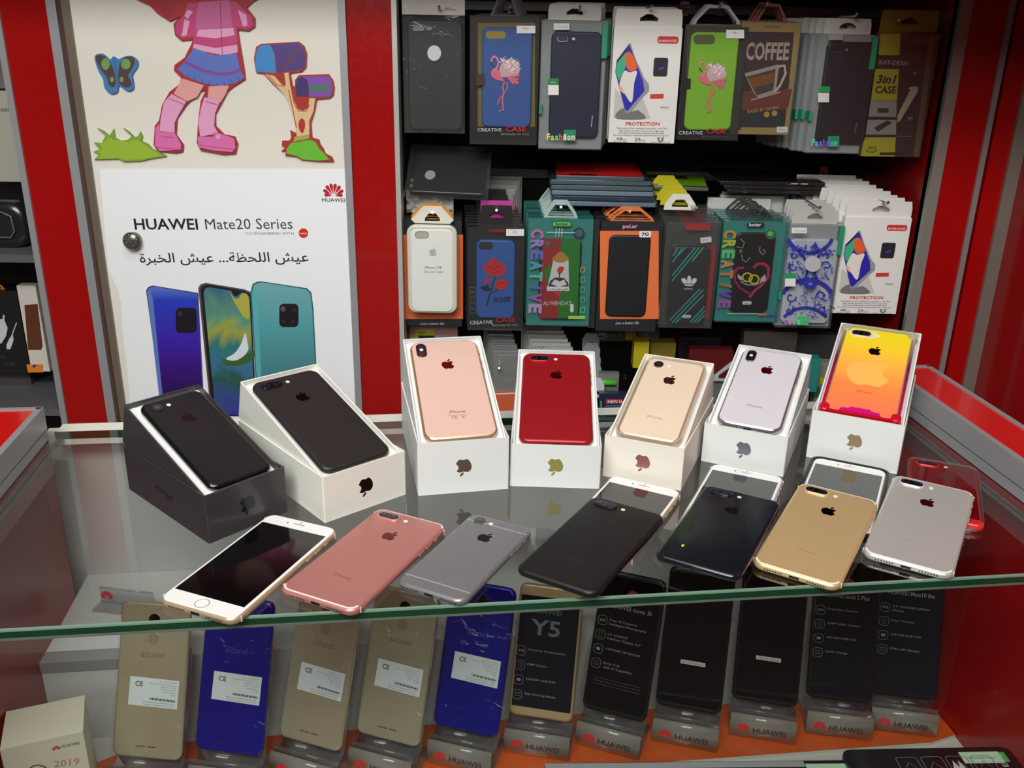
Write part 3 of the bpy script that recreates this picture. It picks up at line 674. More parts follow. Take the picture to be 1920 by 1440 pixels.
# white boxed clear case
def protection(px, view, label, sx, sy, ref, n, front, pegxy, pl, dx, dz):
    """art is traced once in the top row's view; (ox,oy,k) maps it onto this box"""
    r, w_, h_ = pack('white_case_box', label, 'phone case', *px)
    shell(r, 'body', w_, h_, .014, mat((232, 230, 224), .45))
    A = art(r)
    T = lambda x, y: (-w_/2+(x/1000)*w_, h_-(y/1000)*h_)
    def P(c, pts, sm=False): A.poly(c, [T(*p) for p in pts], sm)
    P((200, 198, 194), [(60, 780), (60, 520), (200, 610), (300, 690), (480, 600), (560, 700), (620, 785)])
    P((120, 118, 118), [(110, 730), (220, 690), (330, 720), (430, 710), (540, 785), (120, 790)], True)
    P((150, 152, 160), [(215, 140), (250, 130), (330, 250), (480, 420), (560, 480), (570, 540), (480, 600), (330, 720), (260, 740), (225, 720)])
    P((40, 40, 170), [(215, 150), (235, 145), (470, 450), (500, 540), (260, 720), (215, 690), (50, 380), (60, 280)])
    P((20, 20, 40), [(215, 150), (60, 285), (60, 310), (200, 180)])
    P((64, 176, 130), [(70, 300), (190, 210), (200, 330), (110, 460), (60, 380)])
    P((232, 100, 44), [(190, 220), (260, 210), (350, 300), (360, 350), (260, 370), (200, 310)], True)
    P((232, 226, 216), [(180, 370), (260, 380), (370, 370), (340, 470), (320, 640), (200, 560), (120, 500)], True)
    P((236, 184, 140), [(120, 480), (180, 520), (200, 570), (140, 540)])
    P((206, 50, 44), [T_ for T_ in rr(640, 68, 950, 128, 30, 3)]); A.text((240, 225, 222), 'KARAOZ', T(665, 115), T(925, 113), .0035*h_/.2, bold=.02)
    P((38, 34, 44), rr(610, 250, 820, 410, 22, 3)); P((60, 60, 170), [(680, 345), (740, 325), (770, 340), (700, 355)], True)
    P((206, 60, 50), [(590, 565), (790, 560), (790, 600), (590, 605)])
    A.text((60, 60, 60), 'IP7/4.7', T(760, 690), T(880, 690), .003)
    A.text((206, 62, 52), 'PROTECTION', T(250, 845), T(760, 840), .005, bold=.02)
    G = (90, 90, 92)
    A.text(G, 'The fusion of two qualitative materials - soft TPU,', T(110, 876), T(890, 872), .0022)
    A.text(G, 'High quality materials, lined to anti rough wear', T(150, 898), T(840, 894), .0022)
    A.text(G, 'not only provide proper protection but also allow', T(150, 918), T(840, 914), .0022)
    A.text(G, 'the case to keep its transparent good looks for a long time', T(70, 938), T(910, 934), .0020)
    A.text(G, '48', T(120, 978), T(210, 977), .0042); A.text(G, 'inch', T(215, 977), T(270, 977), .002); A.text(G, '26', T(400, 978), T(490, 977), .0042); A.text(G, 'times', T(495, 977), T(560, 977), .002)
    A.text(G, 'Drop height', T(80, 994), T(290, 994), .0016); A.text(G, 'Drop test', T(410, 994), T(570, 994), .0016); A.text(G, 'Military level security', T(640, 994), T(940, 994), .0015)
    P((110, 110, 112), [(740, 945), (790, 950), (840, 945), (832, 975), (790, 988), (748, 975)]); P((215, 213, 208), [(765, 955), (815, 955), (808, 972), (790, 980), (772, 972)])
    A.done()
    hx, hz = peg(*pegxy, pl)
    card_tab(r, w_, h_, w_*.98, .026, .003, mat((228, 226, 220), .5), name='header', hole=.009, hx=hx-r.location.x)
    behind(r, n, .0165, dx, dz, 'white case box', front, 'white boxes behind '+front)
    return r
protection((1146, 1272, 52, 268), v4, 'white case box with diamond tilted phone picture on the top row', 0, 0, 0, 4, 'the white box on the top row', (1223, 10), 'peg holding the white box on the top row', .0005, .001)

r, w_, h_, A = creative((1277, 1392, 50, 262), (1288, 60, 1377, 244), (136, 194, 38), 'lime green case with pink flamingo print in a dark box', '', v4, (900, 220, 1390, 1170, mat((70, 62, 40), .4)), 1)
A.poly((94, 96, 52), rr(962, 312, 1156, 398, 38, 4)); flamingo(A, .92, 215, 92); A.poly((24, 22, 22), [(898, 705), (936, 708), (932, 800), (890, 800)])
A.text((200, 200, 204), 'CREATIVE', (828, 1208), (1040, 1210), 30); A.text((176, 42, 38), 'CASE', (1075, 1200), (1250, 1198), 44, bold=.02); A.text((90, 90, 92), 'BECAUSE OF YOU', (1035, 1235), (1280, 1236), 14)
A.rect((222, 222, 226), 1254, 268, 1415, 345); A.text((60, 60, 60), '7P+', (1310, 304), (1355, 305), 18); A.done()
b = MB(); b.box(-w_/2, -.0078, 0, w_/2, .016, h_, CLEAR); b.build('clear_box', r)
card_tab(r, w_, h_, .075, .03, .004, mat((170, 168, 176), .4), peak=True)
peg(1354, 4, 'peg holding the lime flamingo case box')
behind(r, 3, .020, .002, .001, 'dark case box', 'the lime flamingo box', 'boxes behind the lime flamingo case')

# coffee case
r, w_, h_ = pack('case_box', 'brown coffee cup print case in a tan framed box', 'phone case', 1381, 1490, 42, 252)
shell(r, 'body', w_, h_, .014, mat((186, 150, 84), .45))
A = v4(art(r)); A.poly((66, 30, 26), [(1432, 285), (1868, 290), (1780, 1150), (1362, 1145)])
A.poly((128, 54, 30), [(1415, 820), (1850, 800), (1810, 980), (1380, 990)], sm=False)
A.poly((40, 38, 42), [(1380, 1000), (1800, 990), (1780, 1145), (1364, 1142)]); A.done('case_print')
A = v4(art(r, -.0006)); A.text((206, 180, 166), 'COFFEE', (1428, 535), (1815, 535), 150, bold=.03)
A.poly((190, 170, 160), [(1420, 660), (1720, 580), (1730, 610), (1700, 830), (1540, 880), (1500, 830)]); A.poly((96, 48, 34), [(1440, 690), (1700, 620), (1680, 810), (1530, 860)])
A.poly((168, 108, 52), [(1450, 710), (1690, 650), (1680, 750), (1500, 790)]); A.poly((62, 58, 62), [(1520, 830), (1600, 770), (1680, 740), (1670, 810), (1540, 850)])
A.line((190, 170, 160), [(1720, 600), (1780, 590), (1790, 660), (1740, 770), (1690, 830)], 22); A.line((176, 150, 140), [(1480, 900), (1740, 830)], 12)
A.text((200, 140, 64), 'best in town', (1450, 1020), (1730, 980), 40); A.ell((176, 138, 60), 1620, 1030, 26); A.ell((176, 138, 60), 1690, 1020, 26)
A.rect((222, 220, 210), 1710, 1140, 1808, 1192); A.text((120, 120, 120), '7Plus', (1725, 1180), (1795, 1180), 24); A.text((120, 90, 50), 'COFFEE SHOP', (1590, 250), (1740, 250), 18); A.done()
b = MB(); b.box(-w_/2-.001, -.002, -.001, w_/2+.001, -.0008, h_+.001, CLEAR); b.build('sleeve', r)
card_tab(r, w_, h_, .05, .026, .004, mat((110, 60, 40), .4), peak=True)
peg(1440, 4, 'peg holding the coffee print case box')
behind(r, 2, .018, -.001, .001, 'tan edged case box', 'the coffee print box', 'boxes behind the coffee case')
# black case, clear box stack
r, w_, h_ = fashion((1520, 1628, 64, 287), (1538, 78, 1632, 270), 'black case in a clear box at the front of a thick stack, top right', v5, (32, 28, 34))
A = v5(art(r, -.0088)); A.rect((150, 146, 148), 388, 268, 504, 312); A.poly((80, 76, 82), rr(410, 385, 490, 412, 12, 3)); A.poly((34, 30, 36), rr(414, 380, 488, 406, 12, 3)); A.ell((120, 116, 122), 532, 390, 10)
A.rect((34, 150, 74), 322, 676, 402, 722); A.rect((226, 222, 224), 308, 726, 394, 800); A.rect((34, 140, 100), 385, 1064, 474, 1150)
for i, (t, c) in enumerate((('F', (90, 220, 180)), ('a', (110, 170, 230)), ('s', (110, 120, 240)), ('h', (120, 90, 240)), ('i', (120, 90, 240)), ('o', (90, 190, 200)), ('n', (110, 210, 190)))):
    x = 255+i*29; A.text(c, t, (x, 1140), (x+24, 1140), 50, bold=.03)
A.text((120, 118, 122), 'XINGE', (600, 1045), (618, 965), 14); A.done()
peg(1608, 24, 'peg holding the stack of clear boxed black cases')
behind(r, 7, .0165, -.0065, .0, 'clear case box with green strip', 'the black case at top right', 'clear boxes behind the black case')
# 3in1
YL = (206, 196, 26)
r, w_, h_ = pack('case_box', 'yellow and black three in one case box, rightmost on the top row', 'phone case', 1626, 1744, 62, 294)
shell(r, 'body', w_, h_, .016, mat((44, 36, 34), .4))
A = v5(art(r)); A.poly((110, 92, 40), [(1180, 280), (1225, 290), (1095, 1228), (1055, 1225)])
A.poly(YL, [(792, 265), (955, 262), (945, 430), (782, 430)]); A.poly(YL, [(752, 540), (942, 542), (925, 785), (722, 785)]); A.poly((176, 170, 160), [(718, 788), (924, 788), (920, 915), (702, 912)]); A.poly((176, 170, 160), [(695, 938), (920, 938), (918, 1055), (680, 1052)])
A.poly(YL, [(664, 1075), (916, 1075), (908, 1224), (642, 1222)])
A.text((190, 186, 178), 'KAY-DEXH', (784, 502), (1010, 512), 34, bold=.02); A.text((44, 38, 26), '3in1', (764, 650), (915, 652), 62, bold=.03, shear=.15); A.text((44, 38, 26), 'CASE', (750, 728), (915, 730), 54, bold=.03)
A.poly((60, 52, 50), [(775, 845), (862, 845), (858, 882), (770, 882)]); A.poly((52, 44, 44), [(745, 1000), (850, 940), (885, 960), (775, 1032)])
A.poly((176, 168, 140), [(1010, 690), (1040, 676), (1095, 680), (1085, 720), (950, 945), (925, 960), (930, 900), (1030, 700)])
A.text((170, 166, 160), '7P', (1002, 945), (1045, 945), 30); A.text((40, 36, 24), '360', (696, 1168), (760, 1170), 28); A.line((40, 36, 24), [(680, 1170), (700, 1188), (740, 1190), (768, 1172)], 6)
A.rect((30, 26, 22), 790, 1192, 975, 1212); A.line((110, 104, 98), [(925, 1065), (1050, 1068)], 6); A.text((150, 146, 140), '6', (1048, 585), (1078, 585), 28); A.done()
b = MB(); b.box(-w_/2, -.0012, 0, w_/2, -.0004, h_, CLEAR); b.build('clear_box', r)
card_tab(r, w_, h_, w_*.9, .032, .004, mat((120, 106, 30), .45), name='header')
peg(1688, 34, 'peg holding the yellow three in one case box')

# --- second row
ORA = (226, 112, 56)
def polar(px, label, view, pk):
    r, w_, h_ = pack('case_box', label, 'phone case', *px)
    shell(r, 'body', w_, h_, .013, mat((38, 38, 42), .4)); return r, w_, h_
r, w_, h_ = polar((757, 866, 412, 611), 'orange and black case box behind the white silicone case', v7, 0)
A = v7(art(r)); A.rect(ORA, 66, 640, 512, 1272); A.text((190, 190, 194), 'Live a better life', (190, 1316), (370, 1316), 18, shear=.3); A.done()
card_tab(r, w_, h_, .07, .022, .004, mat((226, 150, 50), .4), peak=True)
peg(811, 398, 'peg holding the orange box and the white silicone case')
behind(r, 5, .0165, -.001, .0005, 'orange and black case box', 'the leftmost orange box', 'orange boxes behind the white silicone case')
r, w_, h_ = pack('silicone_case', 'white silicone phone case in a clear tray, leftmost in the second row', 'phone case', 765, 858, 420, 584, YP-.016)
b = MB(); b.slab(-w_/2, 0, w_/2, h_, 0, .011, .014, .003, mat((206, 204, 190), .3, coat=.4), T=FRONT, n=8); b.build('clear_tray', r)
b = MB(); b.slab(-w_/2+.006, .003, w_/2-.006, h_-.006, .008, .0125, .011, .002, mat((226, 226, 220), .55), T=FRONT, n=8); b.build('silicone_case', r)
A = v7(Art(r, Matrix.Translation((0, -.0125, 0)) @ FRONT)); A.poly((120, 116, 106), rr(152, 615, 256, 670, 26, 4)); A.poly((176, 170, 156), rr(158, 620, 250, 666, 22, 4))
A.shape((176, 176, 172), FRUIT, (287, 768), 66); A.text((60, 60, 62), 'iPhone 7/8', (225, 896), (350, 896), 20); A.text((120, 120, 122), 'Silicone Case', (218, 926), (362, 926), 18); A.done()
b = MB(); b.frame([(-.028, h_), (.028, h_), (.034, h_+.006), (.014, h_+.028), (-.014, h_+.028), (-.034, h_+.006)], [(-.012, h_+.004), (.012, h_+.004), (.012, h_+.008), (.006, h_+.016), (-.006, h_+.016), (-.012, h_+.008)], 0, .0006, mat((222, 220, 206), .4), T=Matrix.Translation((0, .004, 0)) @ FRONT)
b.build('hang_tab', r)

# 2 rose
r, w_, h_ = pack('case_box', 'blue case with red rose print in a black box', 'phone case', 877, 982, 425, 617)
shell(r, 'body', w_, h_, .0155, mat((36, 34, 36), .35))
phonecase(r, (893, 449, 965, 595), mat((44, 86, 160), .5, bump=.3), -.001, .006)
A = v7(art(r, -.0062)); A.poly((40, 38, 36), rr(630, 692, 736, 752, 28, 4))
RS = (196, 30, 36)
A.line((34, 40, 34), [(755, 940), (745, 990), (715, 1080), (690, 1175)], 10); A.line((34, 40, 34), [(690, 1010), (722, 1060)], 7); A.line((34, 40, 34), [(730, 1080), (790, 1040)], 7)
A.poly(RS, [(665, 870), (700, 850), (745, 815), (790, 850), (835, 880), (820, 930), (790, 950), (740, 952), (690, 930)], sm=True)
for L in ([(700, 870), (740, 900), (790, 870)], [(710, 910), (745, 935), (790, 905)], [(745, 830), (750, 870)]): A.line((120, 14, 22), L, 6)
A.poly(RS, [(750, 1000), (800, 975), (850, 985), (840, 1030), (800, 1055), (762, 1040)], sm=True); A.poly(RS, [(672, 980), (695, 962), (712, 985), (700, 1008), (680, 1004)], sm=True)
A.poly((26, 34, 28), [(642, 1030), (690, 1025), (715, 1050), (680, 1062)], sm=True); A.line((120, 14, 22), [(775, 1010), (810, 1000), (830, 1010)], 5)
A.text((30, 34, 60), 'ROSE', (742, 1145), (872, 1140), 34, bold=.02, shear=.2)
A.rect((222, 222, 222), 836, 598, 970, 648); A.text((60, 60, 60), '7G', (886, 630), (914, 630), 16)
A.text((200, 200, 204), 'CREATIVE', (566, 1312), (734, 1308), 26); A.text((150, 36, 36), 'CASE', (760, 1296), (905, 1290), 36, bold=.02); A.text((140, 140, 142), 'BECAUSE OF YOU', (732, 1326), (925, 1322), 14)
A.rect((120, 24, 26), 706, 598, 824, 622)
for i in range(5): A.line((110, 108, 108), [(566, 1036+i*40), (604, 1036+i*40), (604, 1066+i*40), (566, 1066+i*40), (566, 1036+i*40)], 3)
A.done(); b = MB(); b.box(-w_/2, -.0068, 0, w_/2, .0158, h_, CLEAR); b.build('clear_box', r)
card_tab(r, w_, h_, .052, .034, .004, mat((34, 32, 34), .4), peak=False)
b = MB(); b.box(-.026, .012, h_+.004, .026, .0126, h_+.04, mat((200, 60, 150), .4)); b.build('pink_tab', r)
peg(931, 394, 'peg holding the blue rose case box')
behind(r, 7, .0185, -.002, .0012, 'black case box', 'the blue rose box', 'boxes behind the blue rose case')

# 3 club case in teal creative box
TEAL = (52, 138, 130)
def holo(A, x0, y0, x1, y1, pastel):
    """the word CREATIVE running down the box edge"""
    t = 'CREATIVE'; n = len(t); st = (y1-y0)/n
    for i, ch in enumerate(t):
        xa = x0+(x1-x0)*i/n; ya = y0+st*i
        g0, g1 = (st*.36, st*.64) if ch == 'I' else (4, st-6)
        A.text(mat(pastel[i % len(pastel)], .2, .3), ch, (xa, ya+g0), (xa+(x1-x0)/n, ya+g1), 86, bold=.05)
r, w_, h_ = pack('case_box', 'teal box with red and green club crest case', 'phone case', 988, 1108, 408, 609)
shell(r, 'body', w_, h_, .014, mat(TEAL, .3, coat=.5))
phonecase(r, (1010, 447, 1088, 598), mat((22, 22, 24), .4), -.001, .006)
A = v7(art(r, -.0063)); A.poly((150, 34, 38), [(1112, 672), (1250, 668), (1240, 1268), (1090, 1268), (1078, 1250)]); A.poly((28, 118, 34), [(1250, 668), (1392, 672), (1372, 1262), (1225, 1268)])
A.poly((28, 118, 34), [(1120, 905), (1175, 840), (1160, 980), (1140, 1010)])
A.poly((206, 206, 204), [(1192, 820), (1304, 826), (1308, 1040), (1145, 1040)]); A.poly((176, 128, 44), [(1180, 820), (1200, 800), (1225, 775), (1260, 772), (1290, 800), (1304, 826), (1250, 850), (1200, 840)], sm=True)
A.poly((206, 48, 40), [(1228, 930), (1218, 905), (1238, 880), (1270, 884), (1262, 915), (1240, 935)], sm=True); A.line((40, 30, 28), [(1238, 920), (1232, 985)], 8)
A.poly((40, 40, 42), [(1150, 1030), (1168, 985), (1200, 962), (1270, 964), (1300, 1000), (1308, 1035)], sm=False); A.poly((214, 214, 214), [(1172, 1010), (1200, 975), (1240, 990), (1270, 975), (1292, 1015), (1230, 1030)])
A.rect((222, 222, 220), 1142, 1028, 1308, 1062); A.text((30, 30, 32), '\uFEE7\uFE8E\uFEA9\uFEF1 \uFE8D\uFEDF\uFEEE\uFEA3\uFEAA\uFE8D\uFE95'[::-1], (1158, 1055), (1298, 1055), 14, bold=.02)
A.poly((200, 40, 40), [(1182, 1068), (1264, 1068), (1225, 1102)]); A.text((216, 206, 196), 'ALWEHDAT', (1112, 1168), (1328, 1168), 30)
A.poly((226, 226, 226), rr(1316, 1158, 1342, 1222, 12, 3)); A.ell((60, 110, 100), 1146, 706, 18); A.ell((70, 80, 80), 1196, 712, 12)
A.poly((24, 30, 34), rr(1182, 540, 1326, 580, 18, 4)); A.poly((110, 226, 90), rr(1186, 544, 1322, 576, 16, 4)); A.text((30, 90, 50), 'boter', (1206, 572), (1304, 572), 26, bold=.03)
A.ell((28, 40, 66), 1382, 628, 42, 42); A.ell((70, 96, 120), 1382, 628, 30, 30)
PST = [(230, 140, 220), (190, 160, 230), (130, 130, 226), (96, 190, 220), (120, 214, 196), (110, 120, 220), (190, 110, 216), (210, 180, 232)]
A.line((206, 226, 220), [(1142, 622), (1352, 624)], 8)
for q in (1212, 1235, 1256): A.line((206, 226, 220), [(q, 590), (q-4, 655)], 6)
for i, c in enumerate(((210, 190, 60), (120, 200, 170), (110, 190, 150), (110, 190, 150), (110, 230, 130))): A.line(c, [(1396, 885+i*75), (1426, 885+i*75), (1424, 920+i*75), (1394, 920+i*75), (1396, 885+i*75)], 6)
A.rect((190, 226, 96), 1302, 1248, 1428, 1270)
A.done(); A = v7(art(r, -.0070)); holo(A, 1030, 592, 1008, 1232, PST); A.done('edge_lettering')
b = MB(); b.box(-w_/2, -.0080, 0, w_/2, .0145, h_, CLEAR); b.build('clear_box', r)
card_tab(r, w_, h_, .055, .024, .004, mat((170, 190, 184), .3), peak=True)
peg(1052, 388, 'peg holding the teal club crest box')
behind(r, 6, .0185, -.001, .0008, 'teal case box', 'the club crest box', 'teal boxes behind the club crest case')

# 4 polar
r, w_, h_ = polar((1122, 1236, 415, 621), 'black and orange box with plain black case, fourth in the second row', v8, 0)
A = v8(art(r)); A.rect((230, 116, 62), 180, 612, 620, 1272)
A.text((226, 150, 190), 'pol.ar', (350, 590), (462, 588), 26, bold=.03); A.text((206, 206, 206), 'Live a better life', (296, 1312), (470, 1310), 20, shear=.3); A.done('carton_print')
phonecase(r, (1138, 440, 1215, 593), mat((30, 32, 35), .4), .0, .004)
A = v8(art(r, -.0045)); A.poly((228, 228, 228), rr(475, 614, 564, 660, 6, 3)); A.text((30, 30, 32), '7G', (492, 648), (546, 646), 22, bold=.04); A.done('size_sticker')
card_tab(r, w_, h_, .072, .020, .004, mat((220, 120, 60), .4), peak=True)
b = MB(); b.box(-w_/2-.012, .008, .002, -w_/2-.002, .012, h_, mat((46, 46, 44), .4)); b.build('side_card', r)
peg(1181, 396, 'peg holding the black and orange box with the plain case')
behind(r, 5, .017, -.002, .0005, 'black and orange case box', 'the fourth box of the second row', 'boxes behind the plain black case')

# 5 striped sports case in bag
r, w_, h_ = pack('case_in_bag', 'black case with turquoise stripes and white trefoil in a clear bag', 'phone case', 1240, 1341, 428, 610)
phonecase(r, (1254, 461, 1326, 606), mat((26, 24, 26), .4), -.001, .006)
A = v8(art(r, -.0062)); TQ = (28, 150, 146)
for L in ([(770, 735), (725, 800)], [(800, 735), (722, 850)], [(825, 735), (770, 790)], [(895, 735), (720, 950)], [(925, 735), (718, 990)], [(955, 735), (870, 840)], [(930, 1045), (700, 1285)], [(955, 1050), (722, 1300)], [(960, 1090), (745, 1303)], [(962, 1180), (855, 1298)], [(965, 1210), (880, 1300)], [(966, 1240), (905, 1300)]): A.line(TQ, L, 10)
A.line((50, 190, 60), [(956, 735), (880, 830)], 8)
WH = (228, 228, 228)
A.poly(WH, [(848, 945), (862, 965), (858, 1005), (838, 1005), (834, 965)], sm=True); A.poly(WH, [(790, 970), (818, 968), (835, 1000), (812, 1008), (796, 992)], sm=True); A.poly(WH, [(904, 970), (878, 968), (862, 1000), (884, 1008), (900, 992)], sm=True)
A.poly(WH, [(806, 1008), (890, 1008), (870, 1024), (824, 1024)]); A.line((26, 24, 26), [(795, 1004), (905, 1004)], 3); A.line((26, 24, 26), [(800, 1013), (900, 1013)], 3)
A.text((200, 200, 200), 'adidas', (806, 1050), (874, 1050), 12, bold=.02); A.poly((206, 206, 206), rr(798, 1240, 862, 1264, 10, 3)); A.text((40, 40, 40), 'boter', (810, 1260), (850, 1260), 12)
A.poly((226, 226, 226), [(930, 662), (1014, 654), (1016, 694), (934, 704)]); A.text((90, 90, 90), '6+/7+', (946, 690), (984, 686), 16); A.done()
b = MB(); b.box(-w_/2, -.009, -.002, w_/2, .004, h_+.012, FILM); b.build('sleeve', r)
b = MB(); b.box(w_/2-.014, .004, .01, w_/2-.002, .006, h_-.03, mat((150, 24, 22), .4)); b.box(-.012, -.004, h_-.002, .028, -.003, h_+.008, mat((176, 30, 24), .4)); b.build('body', r)
peg(1306, 389, 'peg holding the bag with the striped case')
behind(r, 6, .016, -.001, .0015, 'clear bagged case', 'the turquoise striped case', 'bags behind the striped case')
# yellow and white tabs above it
for i in range(5):
    p = v8(art(r)).pt((790-i*16, 470-i*22)); t = thing('hang_tag', r.location+Vector((p[0], .018*(i+1), p[1])), ('white' if i == 0 else 'yellow')+' plastic hang tag standing up '+('closest behind the striped case bag' if i == 0 else '%s back from the striped case bag' % ORD[i]), 'hang tag', 'tags above the striped case')
    b = MB(); s_ = .026
    b.frame([(-s_, 0), (s_, 0), (s_*.95, .01), (s_*.5, .026), (-s_*.5, .026), (-s_*.95, .01)], [(-s_*.5, .005), (s_*.5, .005), (s_*.5, .009), (s_*.25, .017), (-s_*.25, .017), (-s_*.5, .009)], 0, .001, mat((224, 222, 210) if i == 0 else (196, 186, 30), .4), T=FRONT); b.build('tag', t)

# 6 heart and rings
r, w_, h_ = pack('case_box', 'teal box with black case showing pink heart and rings', 'phone case', 1347, 1468, 413, 602)
shell(r, 'body', w_, h_, .014, mat(TEAL, .3, coat=.5))
phonecase(r, (1372, 435, 1446, 584), mat((20, 16, 18), .35), -.001, .006)
A = v8(art(r, -.0063)); GY = (176, 176, 178)
A.line((150, 20, 70), [(1210, 900), (1190, 930), (1195, 990), (1230, 1040), (1300, 1080)], 14)
A.line((176, 30, 80), [(1330, 890), (1360, 860), (1410, 856), (1445, 890), (1440, 960), (1390, 1020), (1340, 1060), (1300, 1110)], 22)
A.line((176, 30, 80), [(1185, 920), (1215, 890), (1262, 888)], 16)
for cx, cy in ((1285, 960), (1335, 975)): A.line((206, 190, 40), [(cx+36*cos(a*pi/8), cy+32*sin(a*pi/8)) for a in range(17)], 11)
A.poly(GY, [(1210, 935), (1250, 960), (1240, 985), (1215, 965)]); A.poly(GY, [(1420, 935), (1385, 965), (1380, 1000), (1425, 985)]); A.line(GY, [(1235, 990), (1280, 1015), (1340, 1018), (1385, 1000)], 7)
for L in ([(1235, 670), (1262, 700), (1250, 740), (1205, 730)], [(1225, 755), (1245, 760), (1235, 780), (1225, 755)], [(1240, 790), (1250, 830), (1275, 845), (1305, 810)], [(1380, 730), (1375, 760), (1400, 790), (1420, 770), (1400, 750)]): A.line((150, 150, 152), L, 6)
A.poly((206, 206, 206), rr(1246, 1138, 1316, 1164, 10, 3)); A.text((40, 40, 40), 'boter', (1260, 1160), (1302, 1160), 12)
A.poly((18, 22, 24), rr(1280, 548, 1412, 584, 16, 4)); A.text((226, 226, 226), 'boter', (1296, 576), (1390, 576), 26, bold=.03); A.ell((40, 110, 60), 1460, 638, 40, 36); A.ell((90, 200, 110), 1456, 632, 22, 18)
A.line((206, 220, 214), [(1132, 1232), (1390, 1232)], 6); A.rect((200, 120, 90), 1366, 1228, 1430, 1246); A.rect((110, 80, 190), 1436, 1228, 1492, 1246)
A.done(); A = v8(art(r, -.0070)); holo(A, 1116, 600, 1064, 1196, [(232, 170, 70), (206, 220, 80), (120, 220, 140), (230, 170, 90), (220, 150, 100), (190, 140, 90), (130, 80, 220), (190, 100, 200)]); A.done('edge_lettering')
b = MB(); b.box(-w_/2, -.0080, 0, w_/2, .0145, h_, CLEAR); b.build('clear_box', r)
card_tab(r, w_, h_, .06, .02, .004, mat((60, 60, 62), .3), peak=True)
peg(1429, 392, 'peg holding the teal heart and rings box')
behind(r, 4, .018, -.001, .0005, 'teal case box', 'the heart and rings box', 'teal boxes behind the heart and rings case')

# 7 porcelain
r, w_, h_ = fashion((1462, 1568, 420, 612), (1470, 447, 1562, 605), 'clear case with blue and white porcelain pattern in a clear box', v9, (196, 200, 210))
A = v9(art(r, -.0088)); NB = (46, 52, 160)
def curl(cx, cy, rx, ry, a0, a1, wd): A.line(NB, [(cx+rx*cos(a0+(a1-a0)*k/14), cy+ry*sin(a0+(a1-a0)*k/14)) for k in range(15)], wd)
curl(380, 590, 170, 155, .35, pi-.35, 26); curl(360, 1100, 190, 160, pi+.4, 2*pi-.4, 30)
curl(210, 860, 150, 150, -.9, .9, 18); curl(560, 860, 150, 150, pi-.9, pi+.9, 18)
curl(345, 1330, 200, 190, pi+.7, 2*pi-.7, 22)
for cx, cy, q in ((250, 840, 40), (500, 840, -40), (240, 1060, 44), (460, 1060, -44), (260, 760, 30), (500, 770, -30), (230, 1160, 34), (470, 1160, -34)):
    A.line(NB, [(cx+q*(1-t*.08)*cos(t*.55)*.9, cy+q*(1-t*.08)*sin(t*.55)) for t in range(11)], 9)
random.seed(11)
for i in range(260):
    x = random.uniform(205, 540); y = random.choice([random.uniform(690, 760), random.uniform(800, 930), random.uniform(1010, 1200)]); a = random.uniform(0, pi); q = random.uniform(9, 20)
    if (x-380)**2+(y-810)**2 < 4900: continue
    A.poly(random.choice([NB, (70, 84, 190)]), [(x+q*cos(a), y+q*sin(a)), (x-5*sin(a), y+5*cos(a)), (x-q*cos(a), y-q*sin(a)), (x+5*sin(a), y-5*cos(a))])
for k in range(6): A.ell(NB, 366+34*cos(k*pi/3), 955+24*sin(k*pi/3), 22, 16)
A.ell((110, 120, 200), 366, 955, 14, 11)
for k in range(5): A.poly(NB, [(400+x, 680+y) for x, y in ((0, -28), (18, 0), (0, 26), (-18, 0))])
A.ell((186, 186, 190), 382, 812, 58, 56)
A.rect((226, 226, 226), 232, 552, 340, 592); A.text((150, 150, 150), '7TPLAIN', (242, 584), (330, 584), 16)
A.poly((36, 150, 84), rr(185, 878, 262, 918, 8, 3)); A.rect((230, 230, 230), 184, 916, 260, 972); A.poly((70, 186, 120), [(275, 1186), (355, 1186), (352, 1250), (272, 1248)])
for i, c in enumerate(((130, 120, 190), (206, 140, 170), (100, 200, 150), (120, 210, 160))): A.poly(c, [(180+i*30, 1215), (204+i*30, 1208), (200+i*30, 1245), (176+i*30, 1242)])
A.done(); peg(1538.5, 388, 'peg holding the porcelain pattern case box')
behind(r, 3, .0185, .001, .0022, 'clear case box with green strip', 'the porcelain pattern box', 'clear boxes behind the porcelain case')
# 8 white box
protection((1572, 1695, 408, 588), v9, 'white case box with tilted phone picture, rightmost in the second row', 0, 0, 0, 8, 'the rightmost white box of the second row', (1666, 379), 'peg holding the white boxes at right', -.0062, .0026)

# --- white header cards standing behind the heart box
for i in range(7):
    x0, y0 = 1345+i*9-(20 if i < 1 else 0), 378-i*4
    Y = YP+.09+.014*i; a = aty(x0-i*6, 400, Y); c = aty(x0+118-i*6, 400, Y); zt = aty(1400, 372-i*6, Y).z
    t = thing('card_header', (a.x/2+c.x/2, Y, zt-.16), 'white frosted case sleeve standing '+('closest ' if i == 0 else ORD[i]+' back ')+'behind the heart and rings box', 'phone case', 'frosted sleeves behind the heart box')
    b = MB(); hw = (c.x-a.x)/2; b.box(-hw, 0, 0, hw, .008, .16, mat((198, 198, 194), .35, coat=.4, bump=.4, bscale=50)); b.build('sleeve', t)
for i in range(5):
    Y = YP+.10+.016*i; a = aty(898+i*4, 380, Y); c = aty(962+i*4, 380, Y); zt = aty(925, 362-i*8, Y).z
    t = thing('case_in_bag', (a.x/2+c.x/2, Y, zt-.15), 'crinkled clear bag standing '+('closest ' if i == 0 else ORD[i]+' back ')+'between the rose and club crest boxes', 'phone case', 'clear bags above the club crest box')
    b = MB(); hw = (c.x-a.x)/2; b.box(-hw, 0, 0, hw, .009, .15, mat((150, 150, 146), .25, coat=.6, bump=1.2, bscale=70)); b.build('sleeve', t)

